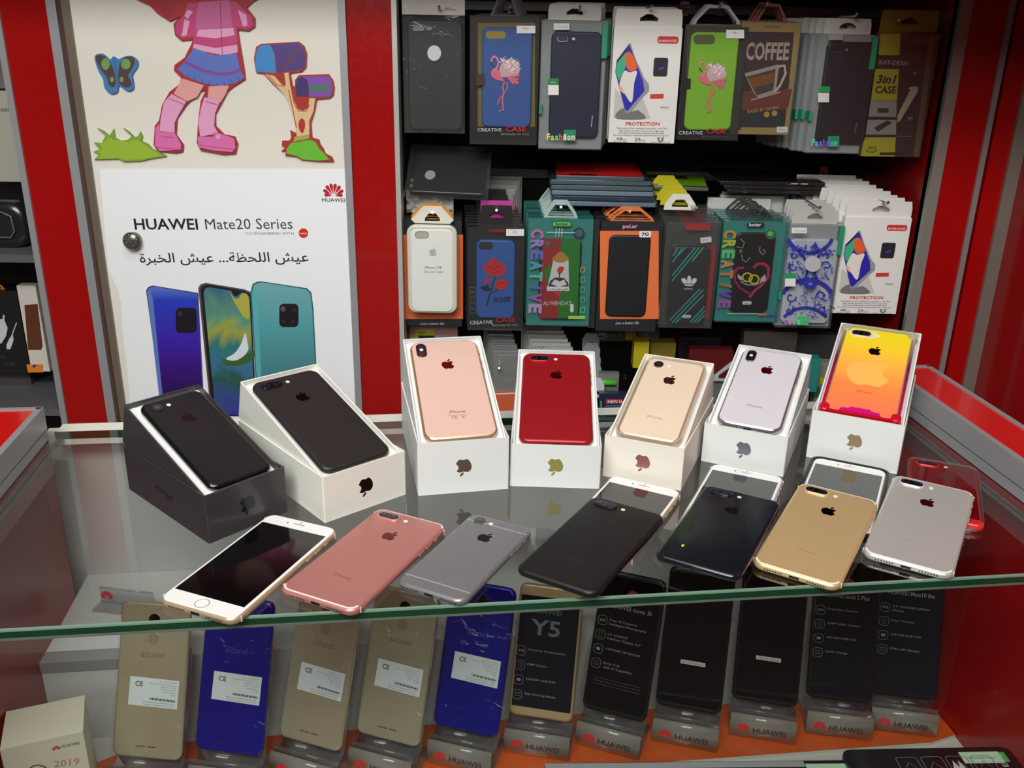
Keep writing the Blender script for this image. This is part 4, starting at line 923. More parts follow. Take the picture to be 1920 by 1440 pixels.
# --- packs lying on top of the second row
def lying(name, label, cat, x0, x1, yb, zlift, depth, th, m, Y=YP+.01, tilt=0., z=None, topm=None, group=None, sk=0):
    a = aty(x0, yb, Y); c = aty(x1, yb, Y)
    r = thing(name, Matrix.Translation(((a.x+c.x)/2, Y, a.z)) @ Matrix.Rotation(tilt, 4, 'X') @ Matrix.Rotation(sk, 4, 'Z'), label, cat, group)
    w = c.x-a.x; b = MB(); b.slab(-w/2, 0, w/2, depth, 0, th, .003, .001, m, cap=topm); b.build('body', r)
    return r, w
z_last = None
sheetm = [mat((120, 140, 158), .2, coat=.5), mat((46, 56, 84), .25, coat=.5), mat((130, 152, 168), .2, coat=.5), mat((96, 110, 122), .2, coat=.5), mat((90, 108, 112), .2, coat=.5)]
for i in range(5):
    names = ['lowest', 'second lowest', 'middle', 'second highest', 'topmost']
    r, w = lying('case_pack', 'flat grey blue case pack, %s of the stack above the club crest box' % names[i], 'phone case', 1036-i, 1230-i*2, 385-i*10, 0, .17, .0072, sheetm[i], YP+.03, group='stack of flat case packs')
    b = MB(); b.box(-w/2-.002, -.002, .0, w/2+.002, .171, .0078, CLEAR); b.build('clear_box', r)
r, w = lying('case_pack', 'red case pack with grey emblem lying on top of the flat stack', 'phone case', 1042, 1208, 337, 0, .165, .007, mat((70, 90, 100), .25, coat=.4), YP+.03, topm=mat((206, 30, 26), .4), sk=-.03)
A = Art(r, Matrix.Translation((0, 0, .0071)), .0001); A.poly((214, 30, 26), [(-.055, .012), (.058, .006), (.062, .15), (-.05, .155)])
for k in range(7): A.line((150, 70, 70), [(-.012+k*.006, .05), (-.02+k*.008, .1)], .0016)
A.poly((30, 20, 22), [(-.05, .005), (-.005, .004), (-.006, .012), (-.05, .014)]); A.done()
r, w = lying('case_pack', 'lime green case pack lying to the right of the red one', 'phone case', 1222, 1328, 356, 0, .13, .006, mat((90, 92, 74), .3, coat=.4), YP+.06, sk=-.08)
A = Art(r, Matrix.Translation((0, 0, .0062)), .0001); A.poly((120, 176, 28), [(-.035, .01), (.045, .012), (.05, .12), (-.05, .125)]); A.poly((60, 50, 30), [(-.045, .09), (.02, .085), (.02, .12), (-.048, .122)]); A.done()
for i in range(3):
    r, w = lying('case_pack', 'black case pack lying %s above the heart box' % ('lowest', 'in the middle', 'topmost')[i]+' in its stack', 'phone case', 1362-i*6, 1556-i*4, 362-i*8, 0, .15, .0062, mat((34, 34, 36), .2, coat=.6, bump=.3), YP+.07, group='black packs lying above the heart box')
A = Art(r, frame((0, -.0002, 0), (1, 0, 0), (0, 0, 1), (0, -1, 0)), .0001); A.rect((190, 190, 190), .03, .003, .042, .0045); A.rect((190, 190, 190), .046, .003, .058, .0045); A.done()
# dark bagged case leaning on the first row boxes
p = aty(836, 368, YP+.005)
r = thing('case_in_bag', Matrix.Translation(p) @ Matrix.Rotation(R(38), 4, 'X') @ Matrix.Rotation(R(-2), 4, 'Z'), 'black case with round hole in crinkled clear bag leaning above the silicone case', 'phone case')
b = MB(); b.slab(-.060, 0, .062, .098, 0, .008, .008, .002, mat((20, 20, 22), .3, coat=.6, bump=.8, bscale=35)); b.build('phone_case', r)
b = MB(); b.box(-.066, -.004, -.001, .068, .102, .0095, FILM); b.build('sleeve', r)
A = Art(r, Matrix.Translation((0, 0, .0098)), .0001); A.ell((150, 146, 144), -.028, .035, .0085, .010); A.ell((90, 88, 88), -.056, .022, .003, .004); A.ell((90, 88, 88), -.056, .010, .003, .004); A.done()
for i, (x0, x1, yt, yb) in enumerate(((762, 850, 362, 402),)):
    a = aty(x0, yb, YP+.02); c = aty(x1, yb, YP+.02)
    r = thing('plastic_bag', ((a.x+c.x)/2, YP+.02, a.z), 'crumpled clear bag end under the black bagged case', 'bag')
    b = MB(); w = c.x-a.x; n = 12; vs = []; random.seed(5)
    for j in range(6):
        for k in range(n+1): vs.append((-w/2+w*k/n, .01*random.random(), .038*j/5+.002*random.random()))
    b.add(vs, [(j*(n+1)+k, j*(n+1)+k+1, (j+1)*(n+1)+k+1, (j+1)*(n+1)+k) for j in range(5) for k in range(n)], mat((176, 176, 172), .2, coat=.6), False); b.build('bag', r)

# --- third row, half hidden by the boxes
def low(name, label, x0, x1, yt, yb, Y, m, th=.012, cat='phone case', tab=None, n=0, what='', front='', step=.014, dz=.001, dx=0, group=None):
    r, w_, h_ = pack(name, label, cat, x0, x1, yt, yb, Y, group)
    shell(r, 'body', w_, h_, th, m)
    if tab: card_tab(r, w_, h_, w_*.85, .022, .003, tab)
    if n: behind(r, n, step, dx, dz, what, front, 'packs behind '+front)
    return r, w_, h_
BAGM = mat((120, 122, 120), .22, coat=.6, bump=1.0, bscale=60)
r, w_, h_ = low('case_box', 'yellow edged pink case box low behind the white boxed gold phone', 762, 858, 560, 700, YP+.05, mat((200, 150, 150), .4))
A = Art(r, FRONT).view(740, 280, .25); A.rect((206, 200, 40), 150, 1352, 300, 1395); A.rect((40, 34, 30), 178, 1396, 300, 1420); A.text((70, 66, 20), '360', (180, 1385), (230, 1385), 20); A.rect((206, 200, 40), 84, 1408, 176, 1440); A.done()
r, w_, h_ = low('case_in_bag', 'clear bagged case hanging behind the right edge of the rose gold phone box', 925, 975, 668, 734, YP+.0, BAGM, .01)
A = Art(r, FRONT).view(730, 590, .3177); A.text((110, 110, 108), 'iPhone', (702, 368), (752, 366), 14); A.done()
behind(r, 7, .016, -.003, .0045, 'clear bagged case', 'the bag beside the gold phone box', 'bagged cases left of the red phone box')
peg(936, 690, 'peg above the orange carton between the white phone boxes', YP)
r, w_, h_ = low('case_in_bag', 'frosted case sleeve with handwritten marks behind the red phone', 1000, 1072, 652, 740, YP+.02, mat((172, 172, 168), .35, coat=.4, bump=.4), .008)
A = Art(r, FRONT).view(880, 600, .2708); A.line((20, 20, 22), [(430, 200), (450, 186), (462, 200), (480, 184), (492, 196)], 3); A.text((20, 20, 22), '6+', (496, 200), (524, 196), 14); A.done()
behind(r, 6, .014, -.0035, .003, 'frosted case sleeve', 'the marked sleeve above the red phone', 'frosted sleeves behind the red phone')
r, w_, h_ = low('carton', 'small orange carton between the gold phone box and the red phone box', 925, 975, 739, 800, YP-.012, mat((206, 96, 58), .5), .05, 'box')
A = Art(r, FRONT).view(0, 0, 1); A.line((230, 226, 216), [(925, 739), (968, 737)], 2.2); A.done()
r, w_, h_ = low('case_box', 'dark olive case box with 360 mark under the plain black case', 1113, 1240, 520, 640, YP+.105, mat((70, 68, 56), .4), .016)
A = Art(r, FRONT).view(1080, 280, .25); A.text((190, 190, 186), '360', (168, 1398), (226, 1396), 24, bold=.02); A.line((190, 190, 186), [(154, 1392), (170, 1414), (205, 1418), (240, 1396)], 4)
A.rect((160, 150, 40), 372, 1356, 452, 1428); A.rect((40, 70, 90), 460, 1356, 548, 1432); A.rect((70, 170, 190), 452, 1408, 556, 1420); A.text((170, 190, 200), 'FOR', (470, 1402), (540, 1402), 30); A.text((130, 128, 120), 'CASE 360', (252, 1402), (346, 1400), 22); A.done()
for i in range(6):
    Y = YP-.02+.022*i; p = aty(1112-i*1, 745-i*18, Y); t = thing('hang_tag', p, ('white hang tag with a handwritten figure above the teal pack' if i == 0 else 'grey hang tag, %s one back from the tag with the handwritten figure' % ORD[i]), 'hang tag', 'chain of tags between the white phone boxes')
    b = MB(); o_ = [(-.018, 0), (.018, 0), (.018, .022), (.011, .036), (-.011, .036), (-.018, .022)]; s_ = 1 if i == 0 else .85
    b.frame([(x*s_, z*s_) for x, z in o_], [(-.010, .006), (.010, .006), (.010, .010), (.004, .014), (-.004, .014), (-.010, .010)], 0, .001, mat((200, 202, 206) if i == 0 else (140, 146, 146), .4), T=FRONT); b.build('tag', t)
    if i == 0: A = Art(t, Matrix.Translation((0, -.001, 0)) @ FRONT).view(880, 600, .2708); A.text((50, 50, 54), '2', (1064, 406), (1090, 406), 28); A.done()
r, w_, h_ = low('case_box', 'clear pack with green bar behind the tag with the handwritten figure', 1122, 1160, 700, 740, YP-.005, BAGM, .012)
b = MB(); b.tube([(-.03, -.004, h_*.6), (.012, -.004, h_*.6)], .005, mat((80, 190, 50), .3, coat=.5)); b.build('green_bar', r)
r, w_, h_ = low('case_box', 'navy case box with red banner left of the champagne phone box', 1122, 1172, 738, 800, YP-.04, mat((38, 44, 70), .3, coat=.4), .014)
A = Art(r, FRONT).view(880, 600, .2708); A.rect((176, 52, 34), 945, 548, 1060, 580); A.text((230, 220, 216), 'NEW Design', (958, 574), (1120, 574), 18, bold=.03); A.line((90, 150, 220), [(944, 596), (1050, 594)], 6); A.line((90, 170, 220), [(985, 612), (1000, 632), (1050, 630)], 5); A.rect((60, 150, 110), 905, 560, 918, 665); A.done()
r, w_, h_ = low('case_box', 'small yellow case box under the striped case', 1188, 1216, 641, 690, YP+.06, mat((190, 176, 30), .45), .03)
r, w_, h_ = low('case_box', 'dark yellow case box right of the small yellow one', 1218, 1266, 643, 690, YP+.08, mat((122, 108, 34), .45), .03)
r, w_, h_ = low('case_box', 'dim red case pack between champagne and silver phone boxes', 1290, 1372, 655, 720, YP+.06, mat((96, 22, 26), .4), .02)
r, w_, h_ = low('case_box', 'black case pack with violet sheen under the heart box', 1272, 1350, 632, 672, YP+.10, mat((34, 24, 34), .3), .02)
A = Art(r, FRONT).view(880, 600, .2708); A.line((90, 70, 200), [(1550, 190), (1570, 182), (1600, 190)], 8); A.done()
p = aty(1362, 714, YP-.03); t = thing('hang_tag', p, 'pale plastic hanger loop left of the silver phone box', 'hang tag'); b = MB()
b.frame([(-.022, 0), (.022, 0), (.022, .012), (.012, .034), (.004, .034), (-.022, .010)], [(-.014, .004), (.015, .004), (.015, .010), (.008, .026), (.005, .026), (-.014, .010)], 0, .001, mat((176, 180, 186), .4), T=FRONT); b.build('tag', t)
r, w_, h_ = low('case_box', 'grey case pack under the pale hanger loop', 1332, 1385, 716, 760, YP-.02, mat((104, 108, 112), .35), .02)
r, w_, h_ = low('case_in_bag', 'crumpled clear bag with dark case behind the silver phone', 1392, 1492, 622, 690, YP+.03, mat((70, 66, 62), .22, coat=.8, bump=1.4, bscale=45), .02)
r, w_, h_ = low('case_box', 'grey black case pack left of the yellow orange phone', 1490, 1580, 628, 690, YP+.07, mat((52, 54, 56), .4), .02)
r, w_, h_ = low('case_box', 'teal edged case pack between silver and yellow orange phones', 1517, 1535, 672, 735, YP-.01, mat((40, 130, 120), .4), .02)
r, w_, h_ = low('case_box', 'grey carton low between silver and yellow orange phone boxes', 1528, 1562, 680, 790, YP+.02, mat((130, 134, 122), .5), .02)
A = Art(r, FRONT).view(1280, 580, .25); A.rect((40, 110, 70), 985, 580, 1030, 660); A.rect((190, 180, 40), 1030, 508, 1056, 560); A.done()

# --- left niche
r, w_, h_ = low('headset_case', 'black rounded headset case in clear plastic on the left niche shelf', -40, 40, 345, 436, YF+.08, mat((24, 24, 26), .3), .02, 'headset case')
for ch in list(r.children): bpy.data.objects.remove(ch)
zsh = aty(60, 485, YF+.01).z+.006; r.location.z = zsh
b = MB(); b.slab(-.06, 0, .056, .078, -.02, .03, .03, .012, mat((30, 30, 33), .3, coat=.7, bump=.2), T=FRONT, n=8); b.build('case_shell', r)
b = MB(); b.tube([(-.03, -.034, .02), (.028, -.034, .02), (.036, -.034, .03), (.034, -.034, .055), (.02, -.034, .062), (-.03, -.034, .062)], .0016, mat((90, 94, 100), .3), 6); b.build('piping', r)
r, w_, h_ = low('accessory_bag', 'clear bag of white goods hanging above the headset case', -60, 34, 170, 340, YF+.12, mat((176, 172, 160), .25, coat=.6, bump=.9, bscale=40), .02, 'bag')
A = Art(r, FRONT).view(0, 0, .25)
for k in range(14): A.rect((90, 86, 80), -60+k*11, 812, -55+k*11, 836)
A.done()
low('accessory_box', 'dim pale carton at the top of the left niche', -60, 6, 20, 165, YF+.14, mat((110, 104, 98), .5), .04, 'box')
r, w_, h_ = low('cable_box', 'black charger box with white plug picture in the left niche', -70, 44, 545, 700, YF+.10, mat((30, 27, 28), .4), .05, 'cable box')
A = Art(r, FRONT).view(0, 360, .375)
A.poly((200, 202, 206), [(-20, 640), (14, 634), (14, 614), (24, 616), (22, 640), (38, 680), (30, 720), (8, 756), (-20, 760)], sm=False); A.poly((200, 202, 206), [(86, 652), (64, 712), (68, 740), (52, 786), (34, 786), (32, 766), (44, 738), (56, 720), (80, 654)]); A.text((70, 60, 50), 'USB', (20, 866), (74, 868), 16); A.text((70, 60, 50), 'CHARGER', (-40, 832), (30, 830), 14); A.done()
card_tab(r, w_, h_, .06, .02, .01, mat((220, 130, 40), .4), peak=True)
r, w_, h_ = low('cable_box', 'orange and white cable box beside the black charger box', 45, 80, 536, 696, YF+.09, mat((214, 206, 196), .45), .02, 'cable box')
A = Art(r, FRONT).view(0, 360, .375); A.poly((96, 52, 28), [(122, 565), (188, 560), (214, 770), (206, 790), (140, 790)]); A.poly((222, 130, 40), [(132, 862), (216, 862), (216, 902), (140, 902)]); A.poly((60, 50, 120), [(160, 866), (186, 862), (170, 882)]); A.done()
low('carton', 'grey carton standing on the lower shelf of the left niche', -70, 58, 700, 730, YF+.12, mat((74, 64, 66), .5), .05, 'box')

# ================================================================== phones
GLOSSB = mat((8, 8, 10), .06, coat=.6)
MIRROR = mat((190, 188, 186), .10, .95)
def phone_parts(r, W, L, T, kind, body, accent=None, screen=False, logo=None, txt=None, rad=.0105, band=None, small_text=False, glassback=None, buttons=True):
    """kind: dual / single / vertical camera; z=0 is the underside, y=0 the charging end"""
    e = .0032
    b = MB(); b.slab(-W/2, 0, W/2, L, 0, T, rad, e, body, n=8, k=4); b.build('body', r)
    if glassback:
        b = MB(); b.slab(-W/2+.0016, .0016, W/2-.0016, L-.0016, T-.002, T+.0002, rad-.0016, .0016, glassback, n=8); b.build('back_glass', r)
    zt = T+(.0002 if glassback else 0)
    if screen:
        b = MB(); b.slab(-W/2+.0018, .0018, W/2-.0018, L-.0018, T-.001, T+.0003, rad-.0018, .0008, mat((236, 235, 232), .12, coat=.6), n=8); b.build('front_glass', r)
        z = T+.0003; s = L/.1582
        A = Art(r, Matrix.Translation((0, 0, z))); A.rect(GLOSSB, -W/2+.0042, .0180*s, W/2-.0042, L-.0180*s); A.done('screen')
        A = Art(r, Matrix.Translation((0, 0, z))); c = (0, .0094*s)
        A.ell(mat((150, 148, 142), .3, .3), *c, .0062, .0062); A.ell(mat((238, 237, 234), .2, coat=.5), *c, .0055, .0055); A.done('home_button')
        A = Art(r, Matrix.Translation((0, 0, z))); A.poly((120, 120, 118), rr(-.006, L-.0098*s, .006, L-.0086*s, .0006, 3)); A.ell((50, 50, 54), -.012, L-.0100*s, .0010, .0010); A.ell((50, 50, 54), 0, L-.0055*s, .0008, .0008); A.done('earpiece')
    else:
        if logo is not None:
            A = Art(r, Matrix.Translation((0, 0, zt))); A.shape(logo, FRUIT, (0, L*.735), .0165); A.done('logo')
        if txt is not None:
            A = Art(r, Matrix.Translation((0, 0, zt))); A.text(txt, 'iPhone', (-.0085, L*.235), (.0085, L*.235), bold=.01)
            if small_text:
                A.text(txt, 'Designed in California', (-.010, L*.208), (.010, L*.208)); A.text(txt, 'CE   X', (-.007, L*.182), (.007, L*.182))
            A.done('lettering')
        s = L/.1582; ring = accent or body
        if kind == 'dual':
            x0, y0 = -W/2+.0075, L-.0185
            b = MB(); b.slab(x0, y0, x0+.0235, y0+.0112, T-.001, T+.0014, .0055, .0006, ring, n=6)
            b.slab(x0+.0011, y0+.0011, x0+.0224, y0+.0101, T, T+.0015, .0045, .0002, mat((12, 12, 14), .12, coat=.5), n=6); cam = b.build('camera_bump', r)
            for cx in (.0060, .0172):
                b = MB(); b.prism(ell(x0+cx, y0+.0056, .0038, .0038), T+.0014, T+.00165, mat((34, 32, 46), .2)); b.prism(ell(x0+cx, y0+.0056, .0022, .0022), T+.0016, T+.0018, mat((14, 14, 60), .05, coat=.8)); b.build('lens', cam)
            fx, fy = x0+.0305, y0+.0056
        elif kind == 'single':
            x0, y0 = -W/2+.0145, L-.0125
            b = MB(); b.prism(ell(x0, y0, .0058, .0058), T-.001, T+.0010, ring); b.prism(ell(x0, y0, .0047, .0047), T, T+.0012, mat((14, 14, 16), .12, coat=.5)); cam = b.build('camera_bump', r)
            b = MB(); b.prism(ell(x0, y0, .0024, .0024), T+.0011, T+.0014, mat((52, 50, 58), .1, coat=.8)); b.build('lens', cam)
            fx, fy = x0+.0122, y0
        else:
            x0, y0 = -W/2+.0065, L-.0285
            b = MB(); b.slab(x0, y0, x0+.0115, y0+.0225, T-.001, T+.0016, .0057, .0006, ring, n=6)
            b.slab(x0+.0008, y0+.0008, x0+.0107, y0+.0217, T, T+.0017, .0049, .0002, mat((16, 12, 14), .12, coat=.5), n=6); cam = b.build('camera_bump', r)
            for cy in (.0056, .0169):
                b = MB(); b.prism(ell(x0+.00575, y0+cy, .0038, .0038), T+.0016, T+.0019, mat((34, 28, 34), .1, coat=.8)); b.build('lens', cam)
            fx, fy = x0+.00575, y0+.01125
        b = MB(); b.prism(ell(fx, fy, .0021, .0021, 16), T+(.0016 if kind == 'vertical' else -.0002), T+(.0020 if kind == 'vertical' else .00025), mat((238, 236, 226), .2, coat=.4)); b.build('flash', r)
    if band:
        for yy in ('lo', 'hi'):
            o1 = rr(-W/2+e*.55, e*.55, W/2-e*.55, L-e*.55, rad-e*.55, 8); o2 = rr(-W/2+e*.55+.0016, e*.55+.0016, W/2-e*.55-.0016, L-e*.55-.0016, rad-e*.55-.0016, 8)
            N = len(o1); idx = [i for i in range(N) if (o1[i][1] < rad*.9) == (yy == 'lo') and (o1[i][1] < rad*.9 or o1[i][1] > L-rad*.9)]
            b = MB(); b.add([(x, y, T-.00015) for x, y in o1]+[(x, y, T+.0001) for x, y in o2], [(i, i+1, N+i+1, N+i) for i in idx if i+1 in idx], band); b.build('antenna_band', r); b = MB()
            for sx in (-1, 1):
                y0 = rad*.85 if yy == 'lo' else L-rad*.85
                b.box(sx*(W/2-.0006) if sx > 0 else -W/2-.0001, y0-.0007, T*.18, W/2+.0001 if sx > 0 else -W/2+.0006, y0+.0007, T*.85, band)
                b.build('antenna_band', r); b = MB()
    if buttons:
        for yy, ln in ((L*.845, .005), (L*.76, .010), (L*.675, .010)):
            b = MB(); b.slab(W/2-.001, yy-ln/2, W/2+.0006, yy+ln/2, T*.35, T*.65, .0008, .0003, body, n=2, k=1); b.build('side_button', r)
    b = MB(); b.slab(-.0045, -.0001, .0045, .001, T*.33, T*.67, .0004, .0001, mat((18, 18, 20), .4), n=2, k=1); b.build('charging_port', r)
    for sgn in (-1, 1):
        b = MB()
        for k in range(7): x = sgn*(.0115+k*.0024); b.box(x-.0006, -.00015, T*.42, x+.0006, .0008, T*.58, mat((20, 18, 18), .5))
        b.build('speaker_grille', r)['kind'] = 'stuff'
def pose(x, y, z, yaw, tilt=0.):
    t, ti = R(yaw), R(tilt); ax = Vector((cos(t), sin(t), 0)); ay = Vector((-sin(t)*cos(ti), cos(t)*cos(ti), sin(ti)))
    return frame((x, y, z), ax, ay, ax.cross(ay))
P7 = (.0779, .1582, .0073)
def alu(c, met=.55, rough=.36): return mat(c, rough, met, bscale=900)
# front row on the glass
Z0 = .0003
r = thing('phone', pose(-.2522, .6364, Z0, -21.2), 'gold rimmed white phone lying face up, leftmost at the glass edge', 'phone')
phone_parts(r, *P7, 'dual', alu((206, 180, 150)), screen=True, band=mat((228, 224, 216), .4))
r = thing('phone', pose(-.1586, .6536, Z0, -24.6), 'rose gold phone lying face down next to the white faced phone', 'phone')
phone_parts(r, *P7, 'dual', alu((206, 140, 132)), accent=alu((226, 170, 160)), logo=mat((120, 60, 50), .1, .95), txt=(150, 84, 76), band=mat((240, 216, 210), .4))
r = thing('phone', pose(-.0666, .6692, Z0, -26.1), 'small space grey phone lying face down with stripe bands', 'phone')
phone_parts(r, .067, .1381, .0069, 'single', alu((142, 140, 144)), accent=mat((110, 110, 112), .3, .5), logo=mat((16, 16, 17), .12, .6), txt=(108, 106, 110), rad=.010)
for y in (.0145, .1381-.0145):
    b = MB(); b.box(-.0322, y-.0006, .00686, .0322, y+.0006, .00696, mat((162, 160, 164), .4)); b.build('antenna_band', r)
r = thing('phone', pose(.0723, .736, Z0, -26.6), 'white faced gold phone lying beneath the matte black phone', 'phone')
phone_parts(r, *P7, 'dual', alu((206, 180, 150)), screen=True, band=mat((228, 224, 216), .4))
r = thing('phone', pose(.0385, .6762, .0080+Z0, -29.8), 'matte black phone with dual camera lying across a white faced phone', 'phone')
phone_parts(r, *P7, 'dual', mat((24, 23, 24), .42, .2), logo=mat((8, 8, 9), .12, .6), txt=(44, 42, 42))
r = thing('phone', pose(.1927, .7686, Z0, -24.1), 'white faced phone lying beneath the glossy dark blue black phone', 'phone')
phone_parts(r, *P7, 'dual', alu((216, 208, 204)), screen=True, band=mat((228, 224, 216), .4))
r = thing('phone', pose(.163, .704, .0080+Z0, -27.5), 'glossy blue black phone in clear cover lying across a white faced phone', 'phone')
phone_parts(r, *P7, 'dual', mat((22, 25, 33), .16, .1, coat=.5), logo=mat((8, 8, 12), .1, .6))
A = Art(r, Matrix.Translation((0, 0, .0073)), .00006); A.poly((226, 206, 40), [(-.0205, .030), (-.0195, .0275), (-.0205, .025), (-.0220, .026), (-.0218, .0295)]); A.done('yellow_fleck')
r = thing('phone', pose(.3071, .790, Z0, -25.3), 'white faced phone in a black bumper lying beneath the yellow gold phone', 'phone')
phone_parts(r, *P7, 'dual', alu((200, 198, 196)), screen=True, buttons=False)
b = MB(); b.frame(rr(-.0411, -.0014, .0411, .1596, .012, 8), rr(-.0386, .0007, .0386, .1575, .0102, 8), 0, .0085, mat((22, 22, 26), .4)); b.build('bumper', r)
r = thing('phone', pose(.2505, .7068, Z0, -31, 4.9), 'yellow gold phone face down, leaning on the phone with the black bumper', 'phone')
phone_parts(r, *P7, 'dual', alu((230, 198, 146)), accent=alu((236, 214, 172)), logo=mat((36, 26, 20), .1, .9), txt=(160, 130, 90), band=mat((240, 226, 200), .4))  # logo's black reflection is put into its colour
r = thing('phone', pose(.4267, .8115, Z0, -22), 'dark red glass phone in clear cover under the silver phone', 'phone')
phone_parts(r, .0695, .1395, .0075, 'dual', mat((176, 24, 30), .2, .3, coat=.5), accent=mat((226, 40, 40), .2, .3, coat=.5), glassback=mat((100, 8, 14), .04, coat=.8), logo=mat((150, 120, 120), .12, .9))
b = MB(); b.frame(rr(-.0358, -.0011, .0358, .1406, .011, 8), rr(-.0347, .0, .0347, .1395, .010, 8), 0, .0080, ACRYL); b.build('clear_cover', r)
b = MB(); b.slab(.014, -.0012, .0358, .012, .001, .0078, .010, .002, mat((216, 34, 36), .2, coat=.5)); b.build('cover_corner', r)['label'] = 'bright red corner bumper'
r = thing('phone', pose(.3568, .7277, Z0, -30.1, 4.9), 'silver phone face down, leaning on the dark red phone at far right', 'phone')
phone_parts(r, *P7, 'dual', alu((216, 213, 208)), accent=alu((226, 224, 220)), logo=mat((150, 30, 40), .12, .9), txt=(150, 146, 140), band=mat((226, 224, 220), .4))  # logo colour holds the red that a mirror logo would reflect

# ================================================================== cartons with tilted trays
def boxset(x, y, yaw, W, L, H, phi, what, pos, card, foil, side_text=None, insert=(232, 232, 230)):
    t = R(yaw); ax = Vector((cos(t), sin(t), 0)); ay = Vector((-sin(t), cos(t), 0)); z = Vector((0, 0, 1)); wt = .0016
    o = Vector((x, y, .0002))
    lid = thing('phone_box', frame(o, ax, ay, z), '%s box lid standing upside down on the glass, %s' % (what, pos), 'box lid')
    b = MB(); o1 = rr(-W/2, 0, W/2, L, .0012, 2); o2 = rr(-W/2+wt, wt, W/2-wt, L-wt, .0006, 2)
    b.frame(o1, o2, 0, H, card); b.prism(rr(-W/2+wt, wt, W/2-wt, L-wt, .0006, 2), .0002, .0014, card); b.build('shell', lid)
    A = Art(lid, FRONT); A.shape(foil, FRUIT, (0, H*.48), .0195, flip=True); A.done('logo')
    Ht, Lt, Wt = H-.003, L-.004, W-2*wt-.0012
    p = R(phi)                                         # the tray rests on the rear rim of the lid
    for _ in range(60):
        yo = wt+.0003+Ht*sin(p)
        if .0018+(L-wt-yo)*math.tan(p) < H+.0004: p += R(.1)
    ty = ay*cos(p)+z*sin(p); tn = z*cos(p)-ay*sin(p)
    fb = o+ay*(wt+.0003+Ht*sin(p))+z*.0018
    tray = thing('box_tray', frame(fb, ax, ty, tn), '%s tray tilted in the open lid %s' % (what, pos), 'box tray')
    b = MB(); o1 = rr(-Wt/2, 0, Wt/2, Lt, .0012, 2); o2 = rr(-Wt/2+wt, wt, Wt/2-wt, Lt-wt, .0006, 2)
    b.frame(o1, o2, .0, Ht, card); b.build('shell', tray)
    b = MB(); b.prism(rr(-Wt/2+wt, wt, Wt/2-wt, Lt-wt, .0006, 2), Ht-.0068, Ht-.006, mat(insert, .45)); b.build('insert', tray)
    if side_text:
        for s_ in (-1, 1):
            F2 = frame((s_*(W/2), L/2, H/2), (0, -s_*1, 0) if s_ < 0 else (0, 1, 0), (0, 0, 1), (s_, 0, 0))
            F2 = frame((s_*(W/2), L/2, H/2), (0, -1 if s_ < 0 else 1, 0), (0, 0, 1), (s_, 0, 0))
            A = Art(lid, F2); A.text(side_text, 'iPhone', (.016, .003), (-.016, .003), bold=.01); A.done('lettering')
    return lid, tray, Ht, Lt, Wt, (fb, ax, ty, tn)
def intray(S, W, L, T, label, dz=0., dx=0., dy=0., yaw=0., tilt=0):
    lid, tray, Ht, Lt, Wt, (fb, ax, ty, tn) = S
    M = frame(fb, ax, ty, tn) @ Matrix.Translation((dx, (Lt-L)/2+dy, Ht-.0059+dz)) @ Matrix.Rotation(R(yaw), 4, 'Z') @ Matrix.Rotation(R(tilt), 4, 'X')
    return thing('phone', M, label, 'phone')
DKC = mat((56, 53, 57), .32, coat=.25, bscale=300)
S = boxset(-.2471, .782, 47.6, .0862, .1559, .0491, 18.5, 'dark grey', 'at far left', DKC, mat((12, 12, 14), .2), side_text=(24, 22, 24))
r = intray(S, .0671, .1383, .0071, 'glossy black single camera phone in the dark grey tray', dx=.003)
phone_parts(r, .0671, .1383, .0071, 'single', mat((10, 10, 11), .1, coat=.6), accent=mat((30, 30, 32), .2), logo=mat((40, 22, 24), .12, .8), glassback=mat((27, 29, 32), .2, spec=.25), rad=.0098)
S = boxset(-.142, .8239, 41.2, .0951, .1776, .0488, 15.8, 'white', 'second from the left', mat((232, 230, 220), .42, bscale=300), mat((10, 10, 10), .2))
r = intray(S, *P7, 'matte black dual camera phone in the second tray from the left')
phone_parts(r, *P7, 'dual', mat((40, 37, 37), .45, .15), accent=mat((22, 22, 24), .2), logo=mat((60, 28, 30), .12, .85))
S = boxset(-.0476, .8617, 12.0, .0943, .1758, .0586, 21.0, 'white', 'holding the pale pink gold phone', CARD, mat((116, 98, 82), .25, .5), side_text=(200, 200, 198))
r = intray(S, .0774, .1575, .0077, 'pale pink gold glass phone with upright camera in a white tray')
phone_parts(r, .0774, .1575, .0077, 'vertical', mat((214, 180, 146), .18, .75), accent=mat((60, 30, 32), .2), logo=mat((120, 40, 38), .12, .9), txt=(128, 92, 84), small_text=True, glassback=mat((218, 182, 168), .10, coat=.5), rad=.0125)  # reflected red of the wall painted into the logo
S = boxset(.0467, .8766, -1.7, .0941, .1769, .0486, 15.9, 'white', 'holding the red phone', CARD, mat((150, 142, 70), .25, .4))
r = intray(S, *P7, 'bright red phone face down in a white tray in the middle')
phone_parts(r, *P7, 'dual', mat((160, 24, 32), .34, .3, bscale=900), accent=mat((206, 44, 50), .25, .3), logo=mat((140, 26, 34), .15, .9), txt=(140, 14, 24))
S = boxset(.1389, .8903, -21.8, .0859, .1579, .0479, 17.7, 'cream white', 'holding the champagne phone', mat((236, 228, 216), .42, bscale=300), mat((166, 104, 98), .25, .5))
r = intray(S, .0673, .1384, .0073, 'champagne gold phone with clear bumper in a cream tray', dz=.001)
phone_parts(r, .0673, .1384, .0073, 'single', mat((216, 186, 160), .2, .6), accent=mat((120, 104, 90), .2, .4), logo=mat((160, 80, 76), .12, .9), txt=(176, 156, 136), glassback=mat((226, 204, 180), .12, coat=.5), rad=.0098)
CC = glass((252, 246, 238), .05, .10, haze=.32, hazec=(240, 226, 208))
